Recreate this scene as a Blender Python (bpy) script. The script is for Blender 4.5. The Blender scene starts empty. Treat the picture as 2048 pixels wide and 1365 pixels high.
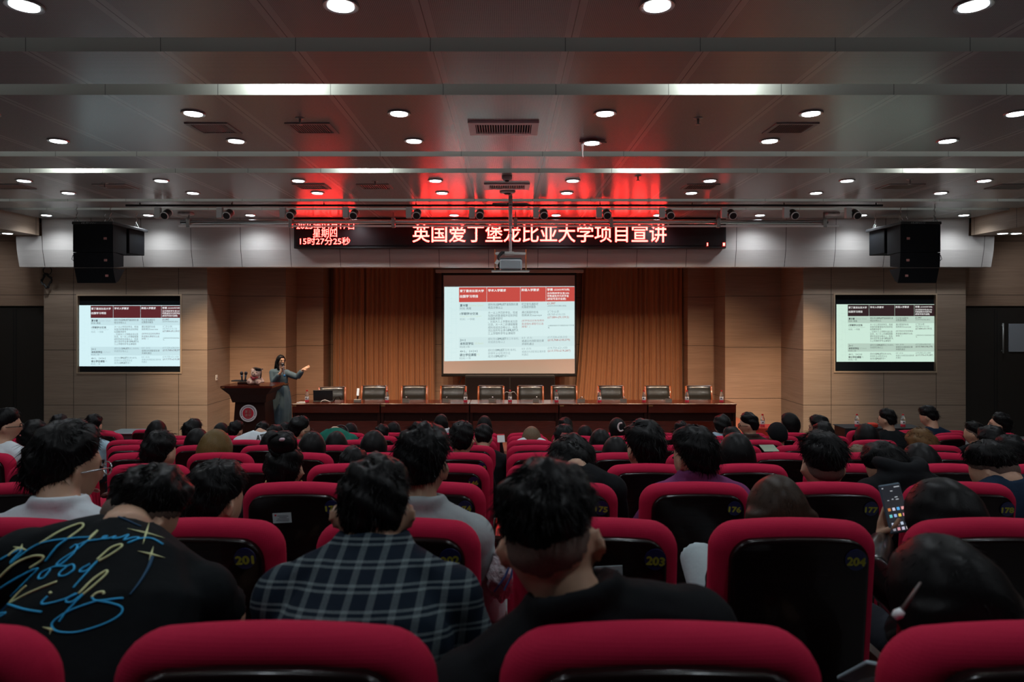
import bpy, math, random
import numpy as np
from mathutils import Vector, Matrix, Euler
from mathutils.bvhtree import BVHTree

random.seed(7)
rng = np.random.default_rng(7)
SC = bpy.context.scene
COL = SC.collection

# ------------------------------------------------------------------ camera
F = 1365.0                      # focal length in pixels of the 2048 px frame
VX, VY = 1016.0, 630.0          # vanishing point of the hall's long axis
CX, ZC = 0.06, 2.61             # camera position
cd = bpy.data.cameras.new('camera')
cam = bpy.data.objects.new('camera', cd)
COL.objects.link(cam)
cam.location = (CX, 0, ZC)
cam.rotation_euler = (math.pi/2, 0, 0)
cd.sensor_width = 36.0
cd.lens = F/2048*36
cd.shift_x = (1024-VX)/2048
cd.shift_y = -(682.5-VY)/2048
cd.clip_start = 0.05
cd.dof.use_dof = True
cd.dof.focus_distance = 6.0
cd.dof.aperture_fstop = 4.0
SC.camera = cam

# ------------------------------------------------------------------ world, exposure, lamp strengths
w = bpy.data.worlds.new('world')
SC.world = w
w.use_nodes = True
w.node_tree.nodes['Background'].inputs[0].default_value = (0.6, 0.75, 1, 1)
w.node_tree.nodes['Background'].inputs[1].default_value = 0.0
SC.view_settings.view_transform = 'Standard'
SC.view_settings.look = 'None'
SC.view_settings.exposure = 0.0
SC.view_settings.gamma = 1.0
SC.view_settings.use_curve_mapping = False
SC.cycles.max_bounces = 6
SC.cycles.diffuse_bounces = 3
SC.cycles.glossy_bounces = 3
SC.cycles.transmission_bounces = 6
SC.cycles.sample_clamp_indirect = 4.0
SC.cycles.caustics_reflective = False
SC.cycles.caustics_refractive = False
DOWNLIGHT_L = 18.0            # glowing discs
DOWN_W = 48.0                 # beam of each downlight
SPOT_W = 290.0                # warm stage spots
TROUGH_W = 9.0
TROUGH_FILL_W = {5.067: 1.3, 6.087: 2.2, 8.6: 6.0, 9.6: 4.0, 12.12: 6.0, 13.14: 6.0, 1.57: 2.0, 2.59: 2.0}  # added fill light per trough, keyed by its near edge
LED_L = 40.0

# ------------------------------------------------------------------ helpers
def P(px, py, d):
    return Vector((CX+(px-VX)*d/F, d, ZC-(py-VY)*d/F))
def X(px, d): return CX+(px-VX)*d/F
def Z(py, d): return ZC-(py-VY)*d/F

MATS = {}
def mat(name, color=(.5, .5, .5), rough=.5, metal=0.0, spec=.5, emit=None, emit_s=0.0, coat=0.0,
        trans=0.0, ior=1.45, sheen=0.0, alpha=1.0):
    if name in MATS: return MATS[name]
    m = bpy.data.materials.new(name)
    m.use_nodes = True
    b = m.node_tree.nodes['Principled BSDF']
    b.inputs['Base Color'].default_value = (*color, 1)
    b.inputs['Roughness'].default_value = rough
    b.inputs['Metallic'].default_value = metal
    b.inputs['Specular IOR Level'].default_value = spec
    b.inputs['Coat Weight'].default_value = coat
    b.inputs['Transmission Weight'].default_value = trans
    b.inputs['IOR'].default_value = ior
    b.inputs['Sheen Weight'].default_value = sheen
    if emit:
        b.inputs['Emission Color'].default_value = (*emit, 1)
        b.inputs['Emission Strength'].default_value = emit_s
    MATS[name] = m
    return m
def nodes(m):
    nt = m.node_tree
    return nt, nt.nodes['Principled BSDF'], nt.links
def N(nt, t, **kw):
    n = nt.nodes.new(t)
    for k, v in kw.items(): setattr(n, k, v)
    return n
def math_node(nt, op, a, b=None, c=None):
    n = nt.nodes.new('ShaderNodeMath'); n.operation = op
    for i, v in enumerate((a, b, c)):
        if v is None: continue
        if isinstance(v, (int, float)): n.inputs[i].default_value = v
        else: nt.links.new(v, n.inputs[i])
    return n.outputs[0]
def mix_color(nt, fac, a, b):
    n = nt.nodes.new('ShaderNodeMix'); n.data_type = 'RGBA'
    for s, v in ((0, fac), (6, a), (7, b)):
        if isinstance(v, (int, float)): n.inputs[s].default_value = v
        elif isinstance(v, tuple): n.inputs[s].default_value = (*v, 1)
        else: nt.links.new(v, n.inputs[s])
    return n.outputs[2]
def coords(nt, kind='Object'):
    if kind == 'World':
        g = nt.nodes.new('ShaderNodeNewGeometry'); v = g.outputs['Position']
    else:
        g = nt.nodes.new('ShaderNodeTexCoord'); v = g.outputs[kind]
    s = nt.nodes.new('ShaderNodeSeparateXYZ'); nt.links.new(v, s.inputs[0])
    return v, s.outputs[0], s.outputs[1], s.outputs[2]
def noise(nt, vec, scale=5, detail=2, stretch=None):
    if stretch:
        mp = nt.nodes.new('ShaderNodeMapping'); nt.links.new(vec, mp.inputs[0])
        mp.inputs['Scale'].default_value = stretch; vec = mp.outputs[0]
    n = nt.nodes.new('ShaderNodeTexNoise'); nt.links.new(vec, n.inputs['Vector'])
    n.inputs['Scale'].default_value = scale; n.inputs['Detail'].default_value = detail
    return n.outputs[0]
def bump(nt, b, h, strength=.2, dist=.01):
    n = nt.nodes.new('ShaderNodeBump'); n.inputs['Strength'].default_value = strength
    n.inputs['Distance'].default_value = dist
    nt.links.new(h, n.inputs['Height']); nt.links.new(n.outputs[0], b.inputs['Normal'])

class MB:
    """collects closed shapes; build() links them as one mesh object"""
    def __init__(s): s.v = []; s.f = []; s.m = []; s.n = 0
    def add(s, v, f, mi=0):
        v = np.asarray(v, float)
        s.v.append(v)
        o = s.n
        s.f += [tuple(i+o for i in q) for q in f]
        s.m += [mi]*len(f)
        s.n += len(v)
        return s
    def box(s, lo, hi, mi=0, bev=0.0, R=None, c=None):
        lo = np.array(lo, float); hi = np.array(hi, float)
        if bev > 0:
            b = min(bev, *((hi-lo)/2*.99))
            v = []; 
            for k in range(3):
                for sx in (0, 1):
                    for sy in (0, 1):
                        for sz in (0, 1):
                            sg = (sx, sy, sz)
                            p = [(hi[i]-b if sg[i] else lo[i]+b) for i in range(3)]
                            p[k] = hi[k] if sg[k] else lo[k]
                            v.append(p)
            ix = lambda k, a, b_, c_: k*8+a*4+b_*2+c_
            f = []
            f += [(ix(0,0,0,0), ix(0,0,0,1), ix(0,0,1,1), ix(0,0,1,0)), (ix(0,1,0,0), ix(0,1,1,0), ix(0,1,1,1), ix(0,1,0,1))]
            f += [(ix(1,0,0,0), ix(1,1,0,0), ix(1,1,0,1), ix(1,0,0,1)), (ix(1,0,1,0), ix(1,0,1,1), ix(1,1,1,1), ix(1,1,1,0))]
            f += [(ix(2,0,0,0), ix(2,0,1,0), ix(2,1,1,0), ix(2,1,0,0)), (ix(2,0,0,1), ix(2,1,0,1), ix(2,1,1,1), ix(2,0,1,1))]
            for a in (0, 1):
                for b_ in (0, 1):
                    q = [ix(0,a,b_,0), ix(0,a,b_,1), ix(1,a,b_,1), ix(1,a,b_,0)]; f.append(tuple(q if a == b_ else q[::-1]))
                    q = [ix(0,a,0,b_), ix(0,a,1,b_), ix(2,a,1,b_), ix(2,a,0,b_)]; f.append(tuple(q if a != b_ else q[::-1]))
                    q = [ix(1,0,a,b_), ix(1,1,a,b_), ix(2,1,a,b_), ix(2,0,a,b_)]; f.append(tuple(q if a == b_ else q[::-1]))
            for a in (0, 1):
                for b_ in (0, 1):
                    for c_ in (0, 1):
                        q = [ix(0,a,b_,c_), ix(1,a,b_,c_), ix(2,a,b_,c_)]; f.append(tuple(q if (a+b_+c_) % 2 else q[::-1]))
            v = np.array(v)
        else:
            v = np.array([[lo[0] if not i & 4 else hi[0], lo[1] if not i & 2 else hi[1], lo[2] if not i & 1 else hi[2]] for i in range(8)])
            f = [(0,1,3,2), (4,6,7,5), (0,4,5,1), (2,3,7,6), (0,2,6,4), (1,5,7,3)]
        if R is not None:
            cc = np.array(c if c is not None else (lo+hi)/2)
            v = (v-cc) @ np.array(R.to_3x3()).T + cc
        return s.add(v, f, mi)
    def ell(s, c, r, R=None, nu=16, nv=10, mi=0):
        th = np.linspace(0, math.pi, nv+1)[1:-1]; ph = np.arange(nu)*2*math.pi/nu
        T, H = np.meshgrid(th, ph, indexing='ij')
        v = np.stack([np.sin(T)*np.cos(H), np.sin(T)*np.sin(H), np.cos(T)], -1).reshape(-1, 3)
        v = np.vstack([v, [[0, 0, 1], [0, 0, -1]]])*np.array(r)
        if R is not None: v = v @ np.array(R.to_3x3()).T
        v = v+np.array(c)
        f = []
        for i in range(nv-2):
            for j in range(nu):
                f.append((i*nu+j, (i+1)*nu+j, (i+1)*nu+(j+1) % nu, i*nu+(j+1) % nu))
        a = (nv-1)*nu; b = a+1; l = (nv-2)*nu
        for j in range(nu):
            f.append((a, j, (j+1) % nu)); f.append((b, l+(j+1) % nu, l+j))
        return s.add(v, f, mi)
    def tube(s, pts, rad, seg=10, mi=0, flat=1.0, up=None, cap=True):
        """swept tube; rad per point (number or (rx, ry)); rx lies across 'up'"""
        pts = [Vector(p) for p in pts]; n = len(pts)
        if not isinstance(rad, (list, tuple)): rad = [rad]*n
        V = []; ref = Vector(up) if up is not None else None
        prev = None
        for i in range(n):
            t = (pts[min(i+1, n-1)]-pts[max(i-1, 0)])
            t = t.normalized() if t.length > 1e-9 else Vector((0, 0, 1))
            if ref is not None: u = ref.copy()
            elif prev is not None: u = prev.copy()
            else: u = Vector((0, 0, 1)) if abs(t.z) < .9 else Vector((0, 1, 0))
            a = u.cross(t)
            if a.length < 1e-6: a = Vector((1, 0, 0)).cross(t)
            a.normalize(); b = t.cross(a); prev = b
            r = rad[i]; rx, ry = (r, r*flat) if not isinstance(r, (tuple, list)) else r
            for k in range(seg):
                an = 2*math.pi*k/seg
                V.append(pts[i]+a*(rx*math.cos(an))+b*(ry*math.sin(an)))
        f = []
        for i in range(n-1):
            for k in range(seg):
                f.append((i*seg+k, i*seg+(k+1) % seg, (i+1)*seg+(k+1) % seg, (i+1)*seg+k))
        if cap:
            f.append(tuple(range(seg))[::-1]); f.append(tuple((n-1)*seg+k for k in range(seg)))
        return s.add([tuple(p) for p in V], f, mi)
    def lathe(s, prof, c=(0, 0, 0), seg=20, R=None, mi=0):
        """profile of (radius, height) from bottom to top"""
        V = []
        for r, z in prof:
            for k in range(seg):
                an = 2*math.pi*k/seg; V.append((r*math.cos(an), r*math.sin(an), z))
        n = len(prof); f = []
        for i in range(n-1):
            for k in range(seg):
                f.append((i*seg+k, i*seg+(k+1) % seg, (i+1)*seg+(k+1) % seg, (i+1)*seg+k))
        f.append(tuple(range(seg))[::-1]); f.append(tuple((n-1)*seg+k for k in range(seg)))
        V = np.array(V)
        if R is not None: V = V @ np.array(R.to_3x3()).T
        return s.add(V+np.array(c), f, mi)
    def prism(s, poly, axis, a, b, mi=0):
        """poly of 2D points extruded along axis 0/1/2 from a to b"""
        n = len(poly); V = []
        for t in (a, b):
            for p, q in poly:
                V.append({0: (t, p, q), 1: (p, t, q), 2: (p, q, t)}[axis])
        f = [tuple(range(n))[::-1], tuple(range(n, 2*n))]
        f += [(i, (i+1) % n, n+(i+1) % n, n+i) for i in range(n)]
        return s.add(V, f, mi)
    def mesh(s, name):
        me = bpy.data.meshes.new(name)
        V = np.vstack(s.v)
        me.from_pydata(V.tolist(), [], s.f)
        if any(s.m): me.polygons.foreach_set('material_index', s.m)
        return me
    def build(s, name, mats, parent=None, smooth=False, fix=True, angle=None):
        me = s.mesh(name)
        return link(name, me, mats, parent, smooth, fix, angle)

def fix_normals(me):
    import bmesh
    bm = bmesh.new(); bm.from_mesh(me)
    bmesh.ops.recalc_face_normals(bm, faces=bm.faces); bm.to_mesh(me); bm.free()
def link(name, me, mats, parent=None, smooth=False, fix=True, angle=None):
    if fix: fix_normals(me)
    if not isinstance(mats, (list, tuple)): mats = [mats]
    for m in mats: me.materials.append(m)
    o = bpy.data.objects.new(name, me); COL.objects.link(o)
    if smooth or angle:
        me.polygons.foreach_set('use_smooth', [True]*len(me.polygons))
        if angle:
            me.set_sharp_from_angle(angle=math.radians(angle))
    if parent: o.parent = parent
    return o
def tag(o, label, cat, group=None):
    o['label'] = label; o['category'] = cat
    if group: o['group'] = group
    return o
def thing(name, label, cat, loc=(0, 0, 0), rz=0, group=None):
    o = bpy.data.objects.new(name, None); COL.objects.link(o)
    o.empty_display_size = .1
    o.location = loc; o.rotation_euler = (0, 0, rz)
    return tag(o, label, cat, group)
def struct(o):
    o['kind'] = 'structure'; return o
def copy_tree(o, parent=None):
    c = o.copy(); COL.objects.link(c); c.parent = parent
    for ch in list(o.children): copy_tree(ch, c)
    return c

def remesh(mb, voxel, name, smooth=2):
    me = mb.mesh(name+'_raw'); fix_normals(me)
    o = bpy.data.objects.new('tmp', me); COL.objects.link(o)
    r = o.modifiers.new('r', 'REMESH'); r.mode = 'VOXEL'; r.voxel_size = voxel; r.use_smooth_shade = True
    if smooth:
        sm = o.modifiers.new('s', 'SMOOTH'); sm.factor = .5; sm.iterations = smooth
    dg = bpy.context.evaluated_depsgraph_get()
    out = bpy.data.meshes.new_from_object(o.evaluated_get(dg))
    out.name = name
    bpy.data.objects.remove(o); bpy.data.meshes.remove(me)
    return out

TXT = {}
def text_geo(body, bold=0.0):
    """outline of a text of size 1 with its origin at the left of the base line: verts, faces"""
    k = (body, bold)
    if k in TXT: return TXT[k]
    if bold:
        v, f = text_geo(body, 0.0); n = len(v); b = bold
        V = [v+np.array(o) for o in ((-b, 0), (b, 0), (0, b), (0, -b))]
        TXT[k] = (np.vstack(V), [tuple(i+q*n for i in p) for q in range(4) for p in f])
        return TXT[k]
    c = bpy.data.curves.new('t', 'FONT'); c.body = body; c.size = 1; c.offset = bold; c.resolution_u = 3
    o = bpy.data.objects.new('t', c); COL.objects.link(o)
    dg = bpy.context.evaluated_depsgraph_get()
    me = bpy.data.meshes.new_from_object(o.evaluated_get(dg))
    v = np.zeros(len(me.vertices)*3); me.vertices.foreach_get('co', v)
    f = [tuple(p.vertices) for p in me.polygons]
    bpy.data.objects.remove(o); bpy.data.curves.remove(c); bpy.data.meshes.remove(me)
    TXT[k] = (v.reshape(-1, 3)[:, :2], f)
    return TXT[k]
def text_fit(body, x0, x1, y0, y1, bold=0.0):
    """text stretched to a box: x0..x1, y0 bottom .. y1 top"""
    v, f = text_geo(body, bold)
    lo = v.min(0); hi = v.max(0)
    return (v-lo)/(hi-lo)*np.array([x1-x0, y1-y0])+np.array([x0, y0]), f

# ------------------------------------------------------------------ materials
def wood_panel(name, base, dark, ax, x0, z0, pw=1.154, ph=1.215, rough=.5):
    m = mat(name, base, rough)
    nt, b, L = nodes(m)
    v, x, y, z = coords(nt, 'World')
    st = (1.2, 1.2, 60) 
    g = noise(nt, v, 1.6, 4, st)
    g2 = noise(nt, v, .9, 2, (.5, .5, 9))
    f = math_node(nt, 'ADD', math_node(nt, 'MULTIPLY', g, .75), math_node(nt, 'MULTIPLY', g2, .35))
    f = math_node(nt, 'MULTIPLY', math_node(nt, 'SUBTRACT', f, .3), 1.7)
    c = mix_color(nt, f, dark, base)
    a = x if ax == 0 else y
    sx = math_node(nt, 'FRACT', math_node(nt, 'DIVIDE', math_node(nt, 'SUBTRACT', a, x0-.003), pw))
    sz = math_node(nt, 'FRACT', math_node(nt, 'DIVIDE', math_node(nt, 'SUBTRACT', z, z0-.003), ph))
    lx = math_node(nt, 'LESS_THAN', sx, .011/pw); lz = math_node(nt, 'LESS_THAN', sz, .011/ph)
    l = math_node(nt, 'MAXIMUM', lx, lz)
    c = mix_color(nt, l, c, (.03, .02, .015))
    L.new(c, b.inputs['Base Color'])
    return m
WOOD_B, WOOD_D = (.37, .275, .205), (.21, .15, .11)
Z0 = ZC+.44
m_w1 = wood_panel('pale_oak_front', WOOD_B, WOOD_D, 0, -9.49, Z0)
m_w1r = wood_panel('pale_oak_front_right', WOOD_B, WOOD_D, 0, 7.16, Z0)
m_w2 = wood_panel('pale_oak_return', WOOD_B, WOOD_D, 1, 13.0, Z0, 9)
m_w3 = wood_panel('pale_oak_recess', (.40, .265, .185), (.23, .145, .1), 0, -20, Z0, 40)
m_fascia = wood_panel('pale_fascia_board', (.62, .58, .55), (.5, .465, .44), 0, -9.9, -20, 1.06, 60, .35)
m_bulk = wood_panel('pale_oak_bulkhead', WOOD_B, WOOD_D, 1, 0, Z0, 1.2, 9)

def ceiling_mat():
    m = mat('perforated_metal_ceiling', (.5, .5, .5), .25, .0, spec=.7)
    nt, b, L = nodes(m)
    v, x, y, z = coords(nt, 'World')
    k = 2*math.pi/.026
    s = math_node(nt, 'MULTIPLY', math_node(nt, 'SINE', math_node(nt, 'MULTIPLY', x, k)),
                  math_node(nt, 'SINE', math_node(nt, 'MULTIPLY', y, k)))
    hole = math_node(nt, 'GREATER_THAN', math_node(nt, 'ABSOLUTE', s), .5)
    fx = math_node(nt, 'FRACT', math_node(nt, 'DIVIDE', math_node(nt, 'ADD', x, .5275), 1.055))
    seam = math_node(nt, 'LESS_THAN', fx, .007)
    edge = math_node(nt, 'MAXIMUM', math_node(nt, 'LESS_THAN', fx, .055), math_node(nt, 'GREATER_THAN', fx, .952))
    hole = math_node(nt, 'MULTIPLY', hole, math_node(nt, 'SUBTRACT', 1, edge))
    c = mix_color(nt, hole, (.46, .47, .47), (.17, .175, .175))
    c = mix_color(nt, seam, c, (.12, .12, .12))
    L.new(c, b.inputs['Base Color'])
    return m
m_ceil = ceiling_mat()
def trough_mat():
    m = mat('painted_trough_face', (.42, .43, .41), .5)
    nt, b, L = nodes(m)
    v, x, y, z = coords(nt, 'World')
    fx = math_node(nt, 'FRACT', math_node(nt, 'DIVIDE', math_node(nt, 'ADD', x, .55), 1.055))
    c = mix_color(nt, math_node(nt, 'LESS_THAN', fx, .006), (.42, .43, .41), (.1, .1, .1))
    L.new(c, b.inputs['Base Color'])
    return m
m_trough = trough_mat()
m_white_paint = mat('white_paint', (.6, .6, .6), .5)
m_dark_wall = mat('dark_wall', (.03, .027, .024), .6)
m_black = mat('black_plastic', (.012, .012, .013), .45)
m_speaker = mat('black_speaker_grille', (.007, .008, .010), .7, spec=.15)
nt, b, L = nodes(m_speaker)
v, x, y, z = coords(nt)
bump(nt, b, noise(nt, v, 220, 1), .5, .004)
m_chrome = mat('brushed_steel', (.6, .6, .6), .25, 1.0)
m_grey_metal = mat('grey_metal', (.35, .36, .35), .4, .6)
m_vent_dark = mat('duct_shadow', (.01, .01, .01), .9)
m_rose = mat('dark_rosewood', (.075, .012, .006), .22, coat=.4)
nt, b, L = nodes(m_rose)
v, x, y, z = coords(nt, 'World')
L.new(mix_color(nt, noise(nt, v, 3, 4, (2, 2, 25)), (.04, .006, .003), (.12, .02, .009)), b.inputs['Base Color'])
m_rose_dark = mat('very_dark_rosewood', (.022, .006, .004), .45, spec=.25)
m_brass = mat('brass', (.6, .42, .16), .35, 1.0)
m_chairwood = mat('polished_chair_wood', (.2, .045, .012), .2, coat=.6)
m_leather = mat('black_leather', (.02, .018, .015), .3, spec=.8, coat=.4)
def fabric(name, c1, c2, scale=500):
    m = mat(name, c1, .85, spec=.2)
    nt, b, L = nodes(m)
    v, x, y, z = coords(nt)
    n = noise(nt, v, scale, 2)
    L.new(mix_color(nt, n, c2, c1), b.inputs['Base Color'])
    k = 2*math.pi/.005
    wv = math_node(nt, 'ADD', math_node(nt, 'SINE', math_node(nt, 'MULTIPLY', x, k)), math_node(nt, 'SINE', math_node(nt, 'MULTIPLY', z, k)))
    bump(nt, b, wv, .10, .0008)
    return m
m_seat = fabric('crimson_seat_fabric', (.54, .013, .06), (.36, .006, .035))
m_panel = mat('dark_glossy_back_shell', (.012, .006, .006), .24, spec=.18, coat=.10)
nt, b, L = nodes(m_panel)
v, x, y, z = coords(nt)
L.new(mix_color(nt, noise(nt, v, 2.5, 4, (1, 1, 14)), (.004, .002, .002), (.014, .006, .006)), b.inputs['Base Color'])
m_arm = mat('dark_armrest_wood', (.05, .012, .008), .3, coat=.3)
m_disc = mat('navy_number_disc', (.008, .010, .06), .4)
m_num = mat('yellow_number', (.46, .42, .04), .5)
m_curtain = mat('brown_curtain', (.36, .165, .075), .85, sheen=.2)
nt, b, L = nodes(m_curtain)
v, x, y, z = coords(nt, 'World')
L.new(mix_color(nt, noise(nt, v, 4, 3, (18, 18, .6)), (.26, .11, .05), (.4, .19, .09)), b.inputs['Base Color'])
m_carpet = mat('grey_floor_tile', (.3, .3, .3), .5)
nt, b, L = nodes(m_carpet)
v, x, y, z = coords(nt, 'World')
L.new(mix_color(nt, noise(nt, v, 60, 3), (.21, .21, .21), (.27, .27, .265)), b.inputs['Base Color'])
m_stage = mat('stage_floor_red', (.3, .09, .05), .6)
m_lamp = mat('lamp_glow', (.9, .9, .9), .5, emit=(.86, .94, 1.0), emit_s=DOWNLIGHT_L)
m_lamp_ring = mat('downlight_ring', (.5, .5, .5), .3, .7)
m_led = mat('red_led', (.05, 0, 0), .5, emit=(1, .023, .019), emit_s=LED_L)
m_led_dim = mat('dark_led_panel', (.010, .003, .004), .35)
m_skin = mat('skin', (.50, .30, .20), .5)
nt, b, L = nodes(m_skin)
b.inputs['Subsurface Weight'].default_value = .05
v, x, y, z = coords(nt)
L.new(mix_color(nt, noise(nt, v, 18, 3), (.42, .235, .155), (.55, .34, .23)), b.inputs['Base Color'])
def hair_mat(name, c1, c2, rough=.38):
    m = mat(name, c1, rough, spec=.13)
    nt, b, L = nodes(m)
    v, x, y, z = coords(nt)
    n = noise(nt, v, 9, 4, (22, 22, 1.5))
    L.new(mix_color(nt, n, c1, c2), b.inputs['Base Color'])
    bump(nt, b, n, .18, .004)
    return m
m_hair = hair_mat('black_hair', (.003, .003, .0035), (.008, .0075, .008))
m_hair_brown = hair_mat('dark_brown_hair', (.012, .008, .006), (.05, .03, .02))
m_hair_ginger = hair_mat('ginger_brown_hair', (.05, .025, .01), (.2, .11, .045))
m_hair_green = hair_mat('brown_green_hair', (.06, .04, .015), (.16, .1, .035))
m_hair_streak = hair_mat('brown_streaked_hair', (.02, .014, .01), (.22, .15, .09))
m_blonde = hair_mat('blonde_hair', (.3, .2, .1), (.5, .36, .2))
m_fade = mat('cropped_hair_skin', (.085, .062, .052), .7)
nt, b, L = nodes(m_fade)
v, x, y, z = coords(nt)
L.new(mix_color(nt, noise(nt, v, 420, 2), (.045, .032, .027), (.21, .145, .115)), b.inputs['Base Color'])
m_eye = mat('eye_dark', (.01, .008, .008), .15)
m_lens = mat('clear_lens', (1, 1, 1), .02, trans=1.0, ior=1.1)
CLOTH = {}
def cloth(name, c, rough=.85):
    if name not in CLOTH:
        m = mat('cloth_'+name, c, rough, spec=.15)
        nt, b, L = nodes(m)
        v, x, y, z = coords(nt)
        n = noise(nt, v, 7, 4)
        L.new(mix_color(nt, n, tuple(k*.75 for k in c), tuple(min(1, k*1.15) for k in c)), b.inputs['Base Color'])
        bump(nt, b, n, .35, .03)
        CLOTH[name] = m
    return CLOTH[name]
CL = {'black': (.006, .007, .0085), 'white': (.62, .68, .72), 'grey': (.36, .40, .41), 'navy': (.008, .02, .042),
      'purple': (.17, .04, .13), 'green': (.01, .12, .085), 'darkgreen': (.012, .035, .03), 'blue': (.35, .5, .6),
      'brown': (.045, .03, .025), 'charcoal': (.016, .016, .018), 'denim': (.075, .115, .145), 'palegreen': (.3, .36, .27),
      'trouser': (.02, .022, .03), 'greytrouser': (.42, .5, .52), 'teal': (.01, .06, .06)}
def C(n): return cloth(n, CL[n], .4 if n == 'leather' else .85)

exec_parts = []

# ------------------------------------------------------------------ the room
H = ZC+2.06                     # ceiling height
STAGE = ZC-2.44
def floor_z(y):
    return max(-.12, (ZC-.466-1.06)-.1335*(y-1.0255)/.982)
mb = MB()
ys = [-3.2, 9.88, 18.2]; zs = [floor_z(-3.2), -.12, -.12]
poly = [(ys[0], zs[0]), (ys[1], zs[1]), (ys[2], zs[2]), (ys[2], -.4), (ys[0], -.4)]
mb.prism(poly, 0, -12.4, 12.4)
struct(mb.build('floor', m_carpet))
struct(MB().box((-5.5, 12.2, -.12), (5.5, 18.0, STAGE)).build('floor', m_stage))['label'] = 'low stage platform'

slots = [(1.57, 1.84), (2.59, 2.88), (5.067, 5.336), (6.087, 6.39), (8.6, 8.87), (9.6, 9.9), (12.12, 12.39), (13.14, 13.39)]
edges = [-3.2]+[e for s in slots for e in s]+[14.9]
for i in range(0, len(edges), 2):
    a, b = edges[i], edges[i+1]
    mb = MB().box((-9.9, a, H), (9.9, b, H+.24))
    me = mb.mesh('ceiling'); 
    o = link('ceiling', me, [m_ceil, m_trough])
    for p in o.data.polygons:
        p.material_index = 0 if p.normal.z < -.5 else 1
    struct(o)
struct(MB().box((-12.4, -3.2, H+.24), (12.4, 18.2, H+.34)).build('ceiling', m_white_paint))

# side bulkheads, side walls, wall behind the camera
for s, nm in ((-1, 'left'), (1, 'right')):
    x0, x1 = sorted((s*9.9, s*12.3))
    struct(MB().box((x0, -3.2, ZC+1.69), (x1, 14.5, H+.24)).build('trim_1' if s < 0 else 'trim_2', m_bulk))['label'] = 'side bulkhead clad in pale oak boards'
    x0, x1 = sorted((s*12.3, s*12.5))
    struct(MB().box((x0, -3.2, -.4), (x1, 18.2, H+.24)).build('wall_'+nm, m_bulk))
struct(MB().box((-12.4, -3.4, -.4), (12.4, -3.2, H+.34)).build('wall_back', m_dark_wall))

# proscenium: fascia beam, front walls with screen niches, stepped recess
prof = [(14.56, H-.002), (14.60, ZC+1.39), (14.68, ZC+1.03), (14.98, ZC+1.03), (14.98, H-.002)]
fb = MB().prism(prof, 0, -9.9, 9.9)
for s in (-1, 1):
    a, b = sorted((s*9.9, s*10.45))
    fb.prism([(14.575, ZC+1.685), (14.60, ZC+1.39), (14.68, ZC+1.03), (14.98, ZC+1.03), (14.98, ZC+1.685)], 0, a, b)
o = struct(fb.build('trim_3', m_fascia)); o['label'] = 'pale board fascia above the stage'

WT = ZC+1.6
def front_wall(name, x0, x1, nx0, nx1, nz0, nz1, m):
    b = MB(); y0, y1 = 15.0, 15.14
    b.box((x0, y0, -.12), (nx0, y1, WT)); b.box((nx1, y0, -.12), (x1, y1, WT))
    b.box((nx0, y0, -.12), (nx1, y1, nz0)); b.box((nx0, y0, nz1), (nx1, y1, WT))
    struct(b.build(name, m))
TVL = (X(156, 15), X(361, 15), Z(745, 15), Z(592, 15))
TVR = (X(1670, 15), X(1871, 15), Z(743, 15), Z(590, 15))
front_wall('wall_front_left', -10.14, -6.55, *TVL, m_w1)
front_wall('wall_front_right', 6.55, 10.12, *TVR, m_w1r)
for s, nm in ((-1, 'left'), (1, 'right')):
    def bx(name, x0, x1, y0, y1, m, z0=-.12, z1=WT):
        x0, x1 = sorted((s*x0, s*x1))
        struct(MB().box((x0, y0, z0), (x1, y1, z1)).build(name, m))
    bx('wall_return_'+nm, 6.55, 6.65, 15.14, 16.3, m_w2)
    bx('wall_recess_'+nm, 5.22, 6.55, 16.22, 16.32, m_w3)
    bx('wall_return_'+nm, 5.22, 5.30, 16.32, 17.1, m_w2)
    bx('wall_recess_'+nm, 4.55, 5.22, 17.05, 17.15, m_w3)
    bx('wall_return_'+nm, 4.55, 4.63, 17.15, 17.8, m_w2)
    # end walls of the side passages, dark below
    bx('wall_passage_'+nm, 10.12, 12.3, 15.3, 15.4, m_w3, ZC+.2, H)
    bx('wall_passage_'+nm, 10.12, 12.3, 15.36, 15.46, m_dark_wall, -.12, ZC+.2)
    bx('wall_end_'+nm, 10.02, 10.12, 15.14, 15.46, m_w2)
struct(MB().box((-4.63, 17.75, -.12), (4.63, 17.85, H)).build('wall_front', m_w3))
struct(MB().box((-10.0, 15.0, WT), (10.0, 17.85, WT+.1)).build('ceiling', m_dark_wall))
# dark double doors in the passages
for s, k in ((-1, 1), (1, 2)):
    x0, x1 = sorted((s*10.3, s*12.2))
    xm = s*10.98
    t = MB().box((x0, 15.28, -.12), (x1, 15.35, ZC+.15), bev=.01).build('door_%d' % k, mat('dark_door', (.016, .014, .012), .5))
    struct(t)
    mb = MB()
    for q in (-.03, .03):
        mb.box((xm+q-.004, 15.272, 0), (xm+q+.004, 15.285, ZC+.12))
    mb.build('door_gap', m_black, t)
    if s > 0:
        MB().tube([(xm+.13, 15.23, 1.75), (xm+.13, 15.23, 2.42)], .018, 8).tube([(xm+.13, 15.28, 1.8), (xm+.13, 15.23, 1.8)], .012, 8).tube([(xm+.13, 15.28, 2.37), (xm+.13, 15.23, 2.37)], .012, 8).build('door_handle', m_grey_metal, t, smooth=True)
        MB().box((xm+.28, 15.255, ZC-.83), (xm+1.1, 15.278, ZC-.2), bev=.006).build('window_pane', mat('frosted_pane', (.25, .27, .3), .2), t)
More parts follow.
